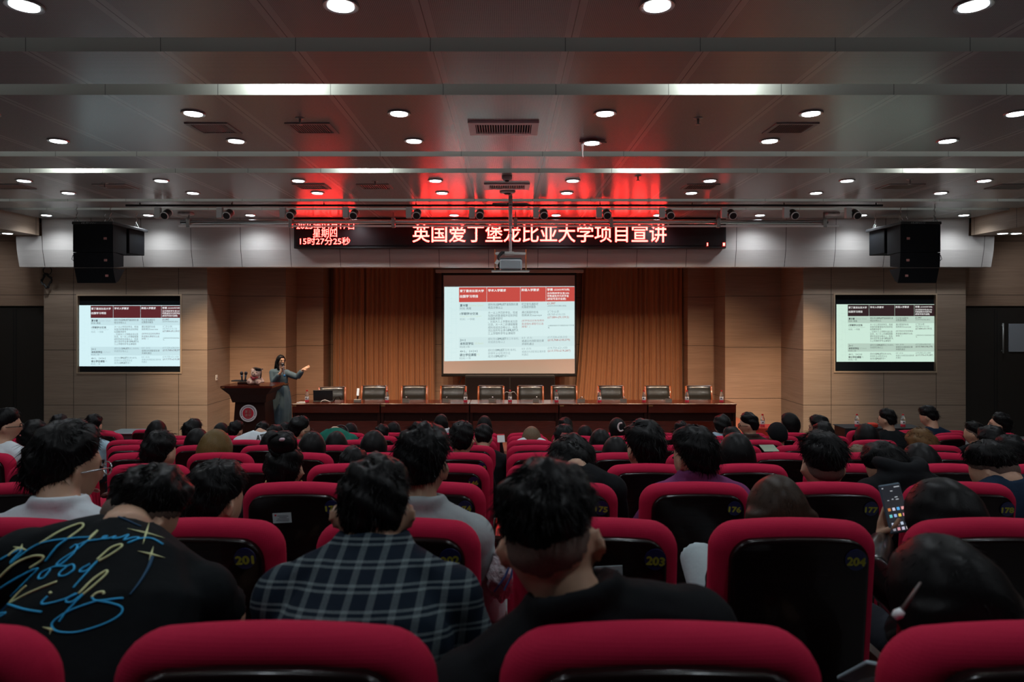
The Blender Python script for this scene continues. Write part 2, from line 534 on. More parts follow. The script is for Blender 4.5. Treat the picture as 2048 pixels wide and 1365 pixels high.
# niche frames
for (x0, x1, z0, z1), k in ((TVL, 4), (TVR, 5)):
    b = MB(); t = .03
    b.box((x0-t, 14.985, z0-t), (x1+t, 15.02, z0)); b.box((x0-t, 14.985, z1), (x1+t, 15.02, z1+t))
    b.box((x0-t, 14.985, z0), (x0, 15.02, z1)); b.box((x1, 14.985, z0), (x1+t, 15.02, z1))
    struct(b.build('trim_%d' % k, mat('oak_frame', (.40, .29, .2), .45)))

# ------------------------------------------------------------------ ceiling fittings
COLX = [-9.45+2.1*k for k in range(10)]
ring = MB().lathe([(.088, 0), (.116, -.004), (.118, .008), (.084, .012)], seg=24).mesh('trim_ring')
disc = MB().lathe([(.086, -.004), (.086, .008)], seg=24).mesh('lamp_disc')
ring.materials.append(m_lamp_ring); disc.materials.append(m_lamp)
for me in (ring, disc): fix_normals(me)
ORD = ['first', 'second', 'third', 'fourth', 'fifth', 'sixth', 'seventh', 'eighth', 'ninth', 'tenth', 'eleventh', 'twelfth', 'thirteenth', 'fourteenth']
def beam(t, k=1.0, ang=145, rot_=(0, 0, 0)):
    ld = bpy.data.lights.new('downlight_beam', 'SPOT'); ld.energy = DOWN_W*k; ld.color = (.86, .94, 1.0)
    ld.spot_size = math.radians(ang); ld.spot_blend = 1.0; ld.shadow_soft_size = .08
    lo = bpy.data.objects.new('downlight_beam', ld); COL.objects.link(lo); lo.parent = t; lo.location = (0, 0, -.02); lo.rotation_euler = rot_
def downlight(x, y, z, label, group):
    t = thing('downlight', label, 'ceiling light', (x, y, z), 0, group)
    for n, me in (('trim_ring', ring), ('lamp_disc', disc)):
        o = bpy.data.objects.new(n, me); COL.objects.link(o); o.parent = t
    beam(t, 2.2 if y > 13.5 else 1.0)
    return t
rows = [1.1, 3.45, 4.53, 6.96, 8.06, 10.45, 11.5, 14.06]
for r, y in enumerate(rows):
    for k, x in enumerate(COLX):
        if r < 2 and abs(x) > 6: continue
        px = VX+(x-CX)*F/y; py = VY-(H-ZC)*F/y
        if r >= 2 and not (-40 < px < 2090): continue
        side = 'left' if x < 0 else 'right'
        n = int((abs(x)+1.05)//2.1)
        lab = 'lit downlight, %s ceiling row from the camera, %s %s of centre' % (
            ['', '', 'first', 'second', 'third', 'fourth', 'fifth', 'sixth'][r] if r >= 2 else 'overhead', ORD[n-1], side)
        if abs(x-1.05) < .1 and r == 4:
            lab = 'round lit downlight hanging loose from the ceiling, its panel torn open'
            t = downlight(x, y, H-.035, lab, 'round ceiling downlights')
            mb = MB()
            mb.prism([(-.14, .05), (-.12, -.07), (-.105, -.18), (-.1, -.05), (-.09, .04)], 1, -.012, .0)
            mb.box((-.15, -.05, .0), (.15, -.03, .033)); mb.box((.1, -.02, .0), (.17, .0, .02))
            mb.build('torn_flap', mat('pale_card', (.6, .45, .42), .7), t)
            continue
        downlight(x, y, H-.012, lab, 'round ceiling downlights')
for s in (-1, 1):
    for q in (0, .28):
        x = s*(10.28+q); t = thing('downlight', 'bright twin spot lamp under the %s side bulkhead, %s one' % ('left' if s < 0 else 'right', 'inner' if q == 0 else 'outer'), 'ceiling light', (x, 14.1, ZC+1.678), 0, 'twin lamps under the side bulkheads')
        beam(t, .8, 110, (math.radians(14), s*math.radians(-52), 0))
        for n, me in (('trim_ring', ring), ('lamp_disc', disc)):
            o = bpy.data.objects.new(n, me); COL.objects.link(o); o.parent = t
for s in (-1, 1):
    for y in (11.2, 7.4, 3.6):
        x = s*10.6
        downlight(x, y, ZC+1.678, 'round lamp under the %s side bulkhead' % ('left' if s < 0 else 'right'), 'lamps under the side bulkheads')

# lamps inside the lit troughs (real light fittings, tucked behind the near lip)
for y in (6.06, 9.57, 2.56):
    for x in (-6.2, -2.03, 2.03, 6.2):
        ld = bpy.data.lights.new('trough_light', 'AREA'); ld.shape = 'RECTANGLE'; ld.size = .5; ld.size_y = .03
        ld.energy = TROUGH_W; ld.color = (.93, 1.0, .93)
        lo = bpy.data.objects.new('trough_light', ld); COL.objects.link(lo)
        lo.location = (x, y+.045, H+.13); lo.rotation_euler = (math.radians(100), 0, 0)

for (a, b) in slots:  # added fill lights that lift the trough faces to grey, not real fittings
    ld = bpy.data.lights.new('trough_fill', 'AREA'); ld.shape = 'RECTANGLE'; ld.size = 19.0; ld.size_y = .03
    ld.energy = TROUGH_FILL_W[a]; ld.color = (.93, 1.0, .95)
    lo = bpy.data.objects.new('trough_fill', ld); COL.objects.link(lo)
    lo.location = (0, a+.02, H+.12); lo.rotation_euler = (math.radians(95), 0, 0)

# air grilles
def grille(px, py, wpx, d, dy, label, frame_m, proud=.012, n=15):
    x = X(px, d); wd = wpx*d/F
    t = thing('air_grille', label, 'ceiling vent', (x, d, H), 0, 'air grilles in the ceiling')
    f = MB(); t_ = .045 if n < 20 else .075
    f.box((-wd/2, -dy/2, -proud), (wd/2, -dy/2+t_, .0)); f.box((-wd/2, dy/2-t_, -proud), (wd/2, dy/2, .0))
    f.box((-wd/2, -dy/2+t_, -proud), (-wd/2+t_, dy/2-t_, .0)); f.box((wd/2-t_, -dy/2+t_, -proud), (wd/2, dy/2-t_, .0))
    f.build('frame', frame_m, t)
    MB().box((-wd/2+t_, -dy/2+t_, -.003), (wd/2-t_, dy/2-t_, -.001)).build('duct_opening', m_vent_dark, t)
    s = MB(); R = Matrix.Rotation(.5, 4, 'Y')
    for i in range(n):
        xx = -wd/2+t_+(i+.5)*(wd-2*t_)/n
        s.box((xx-.003, -dy/2+t_, -proud+.001), (xx+.003, dy/2-t_, -proud+.012), R=R)
    s.build('slats', frame_m, t)
    return t
vent_grey = mat('grey_vent_metal', (.25, .25, .25), .5, .4)
vent_pale = mat('pale_vent_metal', (.9, .92, .91), .5)
for px, w, pos in ((428, 84, 'leftmost of its row'), (625, 88, 'left of the large pale one'), (1580, 84, 'rightmost of its row')):
    grille(px, 256, w, 7.52, .42, 'grey slatted air grille in the nearer row of grilles, '+pos, vent_grey)
grille(1007, 256, 138, 7.5, .5, 'large pale framed air grille at the middle of the ceiling, nearer one', vent_pale, .022, 22)
for px, w, pos in ((14, 84, 'at the far left edge of the photo'), (232, 66, 'second from the left'), (624, 64, 'just left of the red reflection'), (750, 64, 'inside the red reflection, left of centre'),
                   (1400, 66, 'right of centre'), (1800, 72, 'second from the right'), (2022, 72, 'at the far right edge of the photo')):
    grille(px, 375, w, 10.94, .42, 'grey slatted air grille in the farther row, '+pos, vent_grey, n=12)
grille(1014, 373, 90, 10.9, .46, 'large pale framed air grille at the middle of the ceiling, farther one', vent_pale, .022, 20)

# sprinklers, detectors
def sprinkler(px, py, label):
    d = F*(H-ZC)/(VY-py)
    t = thing('sprinkler', label, 'sprinkler', (X(px, d), d, H), 0, 'fire sprinklers')
    MB().lathe([(.03, -.012), (.045, -.006), (.05, 0)], seg=14).build('escutcheon', m_grey_metal, t, smooth=True)
    MB().lathe([(.005, -.07), (.012, -.065), (.012, -.03), (.014, 0)], seg=10).lathe([(.028, -.072), (.03, -.07), (.028, -.066)], seg=12).build('head', m_grey_metal, t, smooth=True)
sprinkler(600, 236, 'small fire sprinkler beside the second near air grille')
sprinkler(1396, 236, 'small fire sprinkler right of the torn downlight')
sprinkler(1276, 352, 'small fire sprinkler inside the red reflection, right side')
sprinkler(750, 362, 'small fire sprinkler near the grille in the red reflection')
sprinkler(210, 366, 'small fire sprinkler at the far left')
sprinkler(1820, 359, 'small fire sprinkler at the far right')
def dome(px, py, r, name, label, cat, drop):
    d = F*(H-ZC)/(VY-py)
    t = thing(name, label, cat, (X(px, d), d, H))
    MB().lathe([(r*.7, -drop), (r, -drop*.6), (r, 0)], seg=20).build('housing', mat('offwhite_plastic', (.5, .5, .5), .4), t, smooth=True)
    MB().lathe([(r*.3, -drop-.02), (r*.5, -drop)], seg=16).build('lens', m_black, t, smooth=True)
dome(1015, 383, .13, 'access_point', 'flat white round access point on the ceiling below the far centre grille', 'wireless unit', .035)
dome(1014, 352, .075, 'dome_camera', 'small white dome camera above the far centre grille', 'camera', .07)
for px in (372, 1663):
    d = 13.75
    t = thing('exit_box', 'flat white ceiling box above the %s end of the long screen tube' % ('left' if px < 1000 else 'right'), 'ceiling box', (X(px, d), d, H), 0, 'flat white ceiling boxes')
    MB().box((-.13, -.1, -.05), (.13, .1, 0), bev=.015).build('housing', mat('offwhite_plastic', (.5, .5, .5), .4), t)
    MB().box((-.03, -.105, -.035), (.03, -.099, -.015)).build('indicator', m_grey_metal, t)
# recessed projector lift panel
t = thing('lift_panel', 'pale rectangular hatch in the ceiling where the projector pole starts', 'ceiling hatch', (X(1020, 12.75), 12.75, H))
MB().box((-.33, -.12, -.025), (.33, .12, 0), bev=.006).build('frame', vent_pale, t)
MB().box((-.29, -.09, -.03), (.29, .09, -.02)).build('opening', m_vent_dark, t)

# ------------------------------------------------------------------ track with spot lamps
yt = 12.55
t = thing('track_rail', 'long thin black lighting track under the ceiling', 'lighting track', (0, yt, H-.05))
MB().box((X(252, yt), -.02, -.018), (X(1765, yt), .02, .018)).build('rail', m_black, t)
mb = MB()
for i in range(9):
    xx = X(280+i*184, yt); mb.box((xx-.008, -.008, .018), (xx+.008, .008, .05))
mb.build('hanger', m_black, t)
box_m = MB().box((-.06, -.05, -.25), (.06, .05, -.02), bev=.006).mesh('driver_box')
arm_m = MB().box((.05, -.015, -.15), (.085, .015, -.12)).mesh('yoke')
Rh = Matrix.Rotation(math.radians(-62), 4, 'X')
c0 = Vector((.17, .02, -.16))
head_m = MB().lathe([(.07, -.12), (.085, -.10), (.085, .1), (.078, .13)], c0, 18, Rh).mesh('lamp_head')
rim_m = MB().lathe([(.088, .085), (.09, .10), (.088, .115)], c0, 18, Rh).lathe([(.082, -.117), (.088, -.11), (.088, -.1), (.082, -.093)], c0, 18, Rh).mesh('rim')
for me, m in ((box_m, mat('pale_grey_plastic', (.45, .45, .45), .45)), (arm_m, m_grey_metal), (head_m, m_black), (rim_m, mat('white_plastic', (.7, .7, .7), .4))):
    fix_normals(me); me.materials.append(m)
for i, px in enumerate((316, 440, 566, 692, 818, 944, 1072, 1198, 1324, 1448, 1572, 1696)):
    x = X(px, yt)
    t = thing('track_spotlight', 'black spot lamp head with pale box on the track, %s from the left' % ORD[i], 'spot lamp', (x, yt, H-.068), 0, 'spot lamps on the track')
    for n, me in (('driver_box', box_m), ('yoke', arm_m), ('lamp_head', head_m), ('rim', rim_m)):
        o = bpy.data.objects.new(n, me); COL.objects.link(o); o.parent = t
    ld = bpy.data.lights.new('spot_light', 'SPOT'); ld.energy = SPOT_W*(2.6 if i in (0, 11) else 1.5 if i >= 8 else 1.35 if i in (1, 2) else 1.0); ld.color = (1.0, .71, .45)
    ld.spot_size = math.radians(82); ld.spot_blend = 1.0; ld.shadow_soft_size = .05
    lo = bpy.data.objects.new('spot_light', ld); COL.objects.link(lo); lo.parent = t
    tgt = Vector((x*.86, 15.3, .35)); pos = Vector((x+.17, yt+.2, H-.068-.27))
    if i in (0, 11): tgt = Vector((x*1.01, 15.0, .9)); ld.spot_size = math.radians(52)
    lo.location = (pos-Vector((x, yt, H-.068)))/.86; t.scale = (.86,)*3
    lo.rotation_euler = (tgt-pos).to_track_quat('-Z', 'Y').to_euler()

# ------------------------------------------------------------------ rolled screen tube and bar in front of the sign
ytb = 13.75
t = thing('screen_roller', 'long silver roller tube of a raised screen in front of the red sign', 'projection screen', (0, ytb, Z(444, ytb)))
MB().tube([(X(362, ytb), 0, 0), (X(1655, ytb), 0, 0)], .045, 14).build('roller_tube', m_chrome, t, smooth=True)
zb = Z(453, ytb)-Z(444, ytb)
MB().box((X(359, ytb), -.05, zb-.018), (X(1676, ytb), -.02, zb+.018), bev=.006).build('bottom_bar', mat('white_metal', (.9, .9, .9), .3), t)
mb = MB()
for px in (378, 582, 787, 1031, 1222, 1436, 1648):
    mb = MB(); xx = X(px, ytb)
    mb.box((xx-.035, -.06, -.12), (xx+.035, .03, .08), bev=.008); mb.box((xx-.01, -.01, .08), (xx+.01, .01, H-Z(444, ytb)))
    mb.build('bracket', m_grey_metal, t)
for px in (690, 1338):
    mb = MB(); xx = X(px, ytb); mb.box((xx-.012, .05, -.06), (xx+.012, .06, H-Z(444, ytb))); mb.build('hanger', m_grey_metal, t)

# ------------------------------------------------------------------ LED sign
ys = 14.42
t = thing('led_sign', 'long black electronic sign with red glowing Chinese characters above the stage', 'electronic sign', (0, ys, 0))
x0, x1, z0, z1 = X(587, ys), X(1453, ys), Z(497, ys), H-.015
MB().box((x0, .02, z0), (x1, .16, z1), bev=.01).build('cabinet', m_black, t)
MB().box((x0+.05, .005, z0+.06), (x1-.05, .022, z1-.03)).build('led_panel', m_led_dim, t)
def led_text(body, px0, px1, py0, py1, bold):
    v, f = text_fit(body, X(px0, ys), X(px1, ys), Z(py1, ys), Z(py0, ys), bold)
    return np.stack([v[:, 0], np.zeros(len(v)), v[:, 1]], 1), f
mb = MB()
for a in (('英国爱丁堡龙比亚大学项目宣讲', 825, 1333, 449, 485, .008),):
    mb.add(*led_text(*a))
mb.build('title_characters', m_led, t, fix=False)
mb = MB()
for a in (('2025年04月17日', 593, 708, 444, 459, .0), ('星期四', 626, 674, 458, 475, .0), ('15时27分25秒', 600, 700, 475, 490, .0)):
    mb.add(*led_text(*a))
mb.build('date_characters', m_led, t, fix=False)
mb = MB()
for px, w in ((1414, 2), (1446, 4)):
    mb.box((X(px, ys), -.002, Z(492, ys)), (X(px+w, ys), .004, Z(486, ys)))
mb.build('stray_pixels', m_led, t)

# ------------------------------------------------------------------ slides
SL_COLS = {'dark': 0, 'red': 1, 'white': 2, 'pale': 3, 'faded': 4}
# (text, u0, u1, v_top, v_bottom, colour, bold); u, v as fractions of the slide
def sl(px0, px1, py0, py1):   # measured on a crop of the main screen
    return ((px0-178)/1612, (px1-178)/1612, (py0-212)/916, (py1-212)/916)
SL = []
def T(s, px0, px1, py0, py1, c='dark', b=0.0): SL.append((s, *sl(px0, px1, py0, py1), c, b))
T('爱丁堡龙比亚大学', 370, 668, 246, 280, 'white', .03); T('出国学习项目', 370, 594, 312, 348, 'white', .03)
T('学术入学要求', 720, 942, 242, 276, 'white', .03); T('英语入学要求', 1130, 1352, 238, 272, 'white', .03)
T('学费', 1450, 1522, 236, 270, 'white', .03); T('(以2025年为例)', 1536, 1726, 240, 270, 'white', .02)
T('合作院校学生有10%', 1450, 1724, 284, 312, 'white', .02); T('学费减免作为奖学金', 1450, 1720, 318, 348, 'white', .02); T('(即括号显示金额)', 1450, 1684, 354, 388, 'white', .02)
T('夏令营', 372, 470, 426, 460, 'dark', .03); T('Summer School', 486, 662, 428, 456, 'pale'); T('时间: 两周', 372, 508, 466, 496)
T('顺利完成', 720, 842, 418, 450); T('IMUST', 844, 942, 420, 448, 'dark', .02); T('暑假期的课', 946, 1090, 418, 450); T('程且合格以上', 720, 902, 456, 488)
T('可正常沟通即可', 1134, 1340, 416, 450); T('无需提供雅思', 1134, 1310, 452, 484)
T('£1,997', 1454, 1552, 414, 444, 'red', .02); T('(2025年4月30日截止报名)', 1454, 1690, 448, 468)
T('1学期学分交流', 372, 596, 528, 562, 'dark', .03); T('Study Abroad Program', 372, 636, 568, 590, 'pale'); T('时间：一学期', 372, 552, 598, 628, 'faded')
for i, s in enumerate(('大一以上学历的学生，完成', '在国内前置课程并达到学校', '出国要求即可', '，比如大三上学期去龙比亚', '交流，大一大二的课程需要', '顺利完成且合格以上，所选')):
    T(s, 720, 900 if i == 2 else 1084, 520+i*37, 552+i*37)
T('龙比亚的专业课与', 720, 960, 740, 772); T('IMUST', 964, 1062, 742, 770, 'dark', .02); T('大', 1064, 1094, 740, 772); T('三上学期所学专业课相符', 720, 1056, 778, 810)
T('通过英国的在线', 1136, 1340, 518, 550); T('视频英文interview', 1136, 1386, 556, 586)
T('(就学校还还有免费的', 1136, 1412, 626, 656, 'red'); T('英语强化课程可以选', 1136, 1404, 664, 694, 'red'); T('择哦！）', 1136, 1236, 700, 728, 'red')
T('3门专业课：', 1456, 1606, 514, 546, 'faded'); T('£8,760-£10,155', 1456, 1674, 552, 580, 'faded'); T('(£7,884-£9,139.5)', 1456, 1720, 588, 620, 'red', .01)
T('以课程结束时间为准按照年级不同学费', 1462, 1784, 696, 714); T('略。', 1462, 1484, 722, 740)
T('3+1', 372, 438, 858, 886, 'dark', .01); T('本科双学位', 372, 540, 898, 932, 'dark', .03); T('UG Award', 552, 660, 900, 926, 'pale'); T('时间:1年', 372, 494, 940, 970, 'faded')
T('顺利完成', 720, 842, 846, 878, 'faded'); T('IMUST', 844, 942, 848, 876, 'dark', .02); T('前三年本科,', 946, 1100, 846, 878, 'faded'); T('完成绩合格以上', 720, 932, 884, 916, 'faded')
T('6.0  (5.5)', 1138, 1264, 842, 870, 'faded'); T('或通过内测配语言课', 1138, 1408, 878, 908); T('并顺利通过', 1138, 1286, 916, 946)
T('£17,520-£20,310', 1458, 1698, 838, 866, 'faded'); T('(£15,768-£18,279)', 1458, 1732, 874, 906, 'red', .015)
T('4+1、1+1+1', 372, 586, 996, 1026, 'dark', .01); T('硕士学位课程', 370, 574, 1036, 1072, 'dark', .03); T('PG', 584, 612, 1040, 1066, 'pale'); T('时间:一年', 368, 508, 1080, 1110, 'faded')
T('顺利完成', 720, 820, 986, 1018, 'faded'); T('IMUST', 822, 920, 988, 1016, 'dark', .02); T('四年本科,', 924, 1068, 986, 1018, 'faded')
T('获得毕业证和学位证', 720, 994, 1024, 1056, 'faded'); T('或完成', 720, 816, 1062, 1094, 'faded'); T('IMUST', 818, 914, 1064, 1092, 'dark', .02); T('研一', 918, 974, 1062, 1094, 'faded')
T('6.0  (5.5)', 1138, 1252, 978, 1006, 'faded'); T('或通过内测配语言课并顺', 1138, 1430, 1014, 1042, 'faded'); T('利通过', 1138, 1218, 1048, 1078, 'faded')
T('£19,750-£21,430', 1458, 1700, 974, 1002, 'faded'); T('(£17,775-£19,287)', 1458, 1738, 1010, 1042, 'red', .01)
BANDS = [(0, .112, -.02, 1.02, 'margin')]
def emis(name, c, s=1.0):
    return mat(name, (.02, .02, .02), .6, emit=c, emit_s=s)
def slide(parent, cor, y, pal, umax=1.0):
    """cor: four corners (x, z) top-left, top-right, bottom-right, bottom-left"""
    tl, tr, br, bl = [np.array(c) for c in cor]
    def q(u, v):
        u = np.asarray(u, float)/umax; v = np.asarray(v, float)
        u = u[..., None]; v = v[..., None]
        return (1-u)*(1-v)*tl+u*(1-v)*tr+u*v*br+(1-u)*v*bl
    def quad(mb, u0, u1, v0, v1, dy, mi):
        p = q(np.array([u0, u1, u1, u0]), np.array([v0, v0, v1, v1]))
        mb.add([(a, y-dy, b) for a, b in p], [(0, 1, 2, 3)], mi)
    u1 = umax
    mb = MB()
    quad(mb, 0, u1, 0, 1, 0, 0)
    U = lambda p: (p-178)/1612
    V = lambda p: (p-212)/916
    quad(mb, U(360), u1, V(219), V(402), .002, 1)
    for a, b in ((V(410), V(512)), (V(836), V(966))):
        quad(mb, U(360), u1, a, b, .002, 2)
    for p in (703, 1119, 1436):
        quad(mb, U(p-1.5), U(p+1.5), V(219), V(402), .004, 0)
    r2 = random.Random(3)
    for i in range(34):
        a = r2.uniform(.005, .06); b = r2.uniform(.0, .97); l = r2.uniform(.02, .05)
        quad(mb, a, a+l, b, b+.0022, .002, 3)
    for p in (.025, .055, .09):
        quad(mb, p, p+.001, .02, .98, .002, 3)
    o = link('slide', mb.mesh('slide'), [emis(pal+'_'+n, c) for n, c in PAL[pal]['bg']], parent, fix=False)
    mb = MB()
    for (s, a, b, v0, v1, c, bold) in SL:
        v, f = text_fit(s, 0, 1, 0, 1, bold)
        uu = a+v[:, 0]*(b-a)
        if umax < 1 and uu.min() > umax-.01: continue
        uu = np.minimum(uu, umax-.002)
        p = q(uu, v1-v[:, 1]*(v1-v0))
        mb.add(np.stack([p[:, 0], np.full(len(p), y-.006), p[:, 1]], 1), f, SL_COLS[c])
    link('slide_text', mb.mesh('slide_text'), [emis(pal+'_'+n, c) for n, c in PAL[pal]['tx']], o, fix=False)
    return o
PAL = {
 'main': {'bg': [('ground', (.66, .84, .84)), ('header', (.56, .075, .06)), ('band', (.61, .785, .79)), ('line', (.56, .76, .77))],
          'tx': [('dark', (.13, .19, .21)), ('red', (.45, .18, .17)), ('white', (.86, .86, .84)), ('pale', (.58, .72, .55)), ('faded', (.28, .38, .40))]},
 'left': {'bg': [('ground', (.66, .88, .92)), ('header', (.10, .012, .016)), ('band', (.56, .76, .80)), ('line', (.60, .82, .86))],
          'tx': [('dark', (.09, .12, .14)), ('red', (.14, .12, .15)), ('white', (.8, .8, .82)), ('pale', (.42, .55, .6)), ('faded', (.25, .36, .4))]},
 'right': {'bg': [('ground', (.60, .80, .68)), ('header', (.022, .006, .008)), ('band', (.46, .60, .51)), ('line', (.5, .68, .58))],
          'tx': [('dark', (.035, .045, .045)), ('red', (.06, .05, .05)), ('white', (.7, .7, .68)), ('pale', (.3, .4, .34)), ('faded', (.12, .17, .15))]},
}
def display(quadpx, slidepx, pal, label, umax):
    d = 15.05
    x0, x1, z0, z1 = quadpx
    t = thing('wall_display', label, 'display screen', ((x0+x1)/2, d, z0))
    ox, oz = (x0+x1)/2, z0
    MB().box((x0-ox+.005, .0, .005), (x1-ox-.005, .06, z1-z0-.005)).build('screen_panel', mat('black_screen_glass', (.008, .011, .014), .15), t)
    a, b, c, e = slidepx
    d2 = d-.004
    cor = [(X(a, d2)-ox, Z(c, d2)-oz), (X(b, d2)-ox, Z(c, d2)-oz), (X(b, d2)-ox, Z(e, d2)-oz), (X(a, d2)-ox, Z(e, d2)-oz)]
    slide(t, cor, -.004, pal, umax)
    return t
display(TVL, (157.5, 360, 611, 733), 'left', 'lit wall screen with a cropped slide in the left front wall', .955)
display(TVR, (1673, 1870, 609, 724), 'right', 'lit wall screen with greenish slide in the right front wall', .99)

# big projection screen
yp = 17.25
t = thing('projection_screen', 'large pull-down projection screen with black border showing a slide table', 'projection screen', (0, yp, 0))
MB().box((X(871, yp), -.03, Z(546, yp)), (X(1167, yp), .1, Z(539, yp)), bev=.01).build('housing', mat('dim_white_metal', (.5, .47, .46), .4), t)
MB().box((X(883, yp), 0, Z(752, yp)), (X(1153, yp), .012, Z(545.5, yp))).build('black_border', m_black, t)
MB().box((X(887, yp), -.006, Z(747.5, yp)), (X(1149.5, yp), 0.0, Z(551, yp))).build('screen_fabric', mat('screen_white', (.62, .55, .56), .7), t)
MB().tube([(X(883, yp), .005, Z(752, yp)), (X(1153, yp), .005, Z(752, yp))], .025, 10).build('weight_bar', m_black, t, smooth=True)
MB().tube([(X(925, yp), .01, Z(753, yp)), (X(921, yp), .02, Z(760, yp)), (X(918, yp), .03, Z(767, yp))], .012, 6).build('pull_cord', m_black, t)
slide(t, [(X(888.7, yp), Z(574.2, yp)), (X(1149, yp), Z(573, yp)), (X(1149, yp), Z(718, yp)), (X(888.7, yp), Z(723, yp))], -.01, 'main', 1.0)
# black cabinet below it
t = thing('black_cabinet', 'wide black cabinet behind the chairs under the projection screen', 'cabinet', (X(1020, 16.9), 16.9, STAGE))
wd = 180*16.9/F; hh = Z(752, 16.9)-STAGE
MB().box((-wd/2, -.02, 0), (wd/2, .28, hh), bev=.01).build('body', m_black, t)
for s in (-1, 1):
    MB().box((s*wd/4-wd/4+.02, -.035, .05), (s*wd/4+wd/4-.02, -.02, hh-.04), bev=.006).build('door', mat('black_gloss', (.01, .008, .009), .3), t)

# ------------------------------------------------------------------ curtains
def curtain(px0, px1, d, label, seed, flare=0):
    r = np.random.default_rng(seed)
    x0, x1 = X(px0, d), X(px1, d)
    n = int((x1-x0)/.012); zs = np.linspace(STAGE+.02, WT-.05, 26)
    u = np.linspace(0, 1, n)
    ph = np.cumsum(r.uniform(.5, 1.6, n))*.012*2*math.pi/.135
    amp = np.interp(u, np.linspace(0, 1, 9), r.uniform(.018, .055, 9))
    V = []
    for k, z in enumerate(zs):
        s = k/(len(zs)-1)
        xx = x0+u*(x1-x0)
        if flare: xx = xx+flare*(1-s)**2.2*.22*(1-u if flare < 0 else u)
        yy = d+amp*np.sin(ph+.5*math.sin(3*s))*(1.15-.35*s)+.012*np.sin(ph*.41+2*s)
        V.append(np.stack([xx, yy, np.full(n, z)], 1))
    B = [v+np.array([0, .015, 0]) for v in V]
    A = np.vstack(V+B); m = len(zs)*n
    f = []
    for k in range(len(zs)-1):
        for j in range(n-1):
            a = k*n+j
            f.append((a, a+1, a+n+1, a+n)); f.append((m+a, m+a+n, m+a+n+1, m+a+1))
    for j in range(n-1):
        f.append((j, m+j, m+j+1, j+1)); a = (len(zs)-1)*n+j; f.append((a, a+1, m+a+1, m+a))
    for k in range(len(zs)-1):
        a = k*n; f.append((a, a+n, m+a+n, m+a)); a = k*n+n-1; f.append((a, m+a, m+a+n, a+n))
    mb = MB().add(A, f)
    o = mb.build('curtain', m_curtain, smooth=True)
    tag(o, label, 'curtain', 'stage curtains')
curtain(666, 728, 17.5, 'narrow brown pleated curtain at the left edge of the stage recess', 1)
curtain(728, 870, 17.56, 'wide brown pleated curtain left of the projection screen', 2)
curtain(1165, 1300, 17.56, 'wide brown pleated curtain right of the projection screen', 3, -1)
curtain(1300, 1366, 17.5, 'narrow brown pleated curtain at the right edge of the stage recess', 4)

# ------------------------------------------------------------------ hanging loudspeakers
def line_array(s):
    d = 12.95
    px = (lambda p: p) if s < 0 else (lambda p: 2027-p)
    xl, xr = sorted((X(px(146), d), X(px(226), d)))
    cx = (xl+xr)/2; W = (xr-xl)
    ztop = Z(443, d); side = 'left' if s < 0 else 'right'
    t = thing('line_array', 'black hanging loudspeaker stack of three boxes, %s of the stage' % side, 'loudspeaker', (cx, d, ztop), 0, 'hanging loudspeaker stacks')
    hpx = d/F
    def cab(name, z0, z1, y0, y1, tilt, xs=1.0, dep2=None):
        b = MB()
        wf = W/2*xs; wb = W/2*.86*xs
        dz = tilt
        pf = [(-wf, y0+dz, z0), (wf, y0+dz, z0), (wf, y0, z1), (-wf, y0, z1)]
        db = dep2 if dep2 is not None else y1
        pb = [(-wb, db, z0+(.05 if tilt else 0)), (wb, db, z0+(.05 if tilt else 0)), (wb, y1, z1), (-wb, y1, z1)]
        b.add(pf+pb, [(0, 1, 2, 3), (4, 7, 6, 5), (0, 4, 5, 1), (3, 2, 6, 7), (0, 3, 7, 4), (1, 5, 6, 2)])
        o = b.build(name, m_speaker, t)
        g = MB().box((-s*wf*.0+(-s)*wf*.62-.03, y0+dz*.5-.012, (z0+z1)/2-.025), ((-s)*wf*.62+.03, y0+dz*.5-.001, (z0+z1)/2+.02), bev=.004)
        g.build('badge', mat('red_white_badge', (.5, .22, .2), .4), o)
        return o
    z_a, z_b, z_c = -(505-443)*hpx, -(536-443)*hpx, -(566-443)*hpx
    MB().box((-W/2*1.02, -.03, -.06), (W/2*1.02, 1.25, -.005), bev=.008).build('rigging_frame', m_black, t)
    cab('subwoofer', z_a+.004, -.062, 0, .55, 0)
    cab('upper_speaker', z_b+.004, z_a-.004, .005, .45, .015)
    cab('lower_speaker', z_c, z_b-.004, .02, .5, .09, .97, .3)
    MB().box((-W/2*.9, .62, -.55), (W/2*.9, 1.2, -.062), bev=.01).build('rear_subwoofer', m_speaker, t)
    v, f = text_fit('HUSHAN', -.13, .13, -.052, -.018, .02)
    v = np.stack([v[:, 0]+.25*(v[:, 1]+.05)-.07, np.full(len(v), -.0325), v[:, 1]], 1)
    MB().add(v, f).build('name_lettering', mat('grey_lettering', (.8, .8, .8), .5), t, fix=False)
    for x in (-W/2*.9, W/2*.8):
        for y in (.05, .95):
            c = MB(); zt = H-ztop
            n = max(4, int(zt/.05))
            for k in range(n):
                za = zt*k/n; zb = zt*(k+1)/n
                o_ = .012 if k % 2 else -.012
                c.tube([(x+o_, y, za), (x-o_, y+.01, zb)], .007, 6)
            c.tube([(x-.05, y, 0), (x, y, .1), (x+.05, y, 0)], .008, 6)
            c.build('chain', m_chrome, t)
    MB().tube([(-s*W*-.5, .1, z_a), (s*W*.5+s*.08, .12, z_a-.05), (s*W*.5+s*.1, .12, z_a-.12), (s*W*.5, .1, z_a-.2)], .006, 6).build('cable', m_black, t)
line_array(-1); line_array(1)

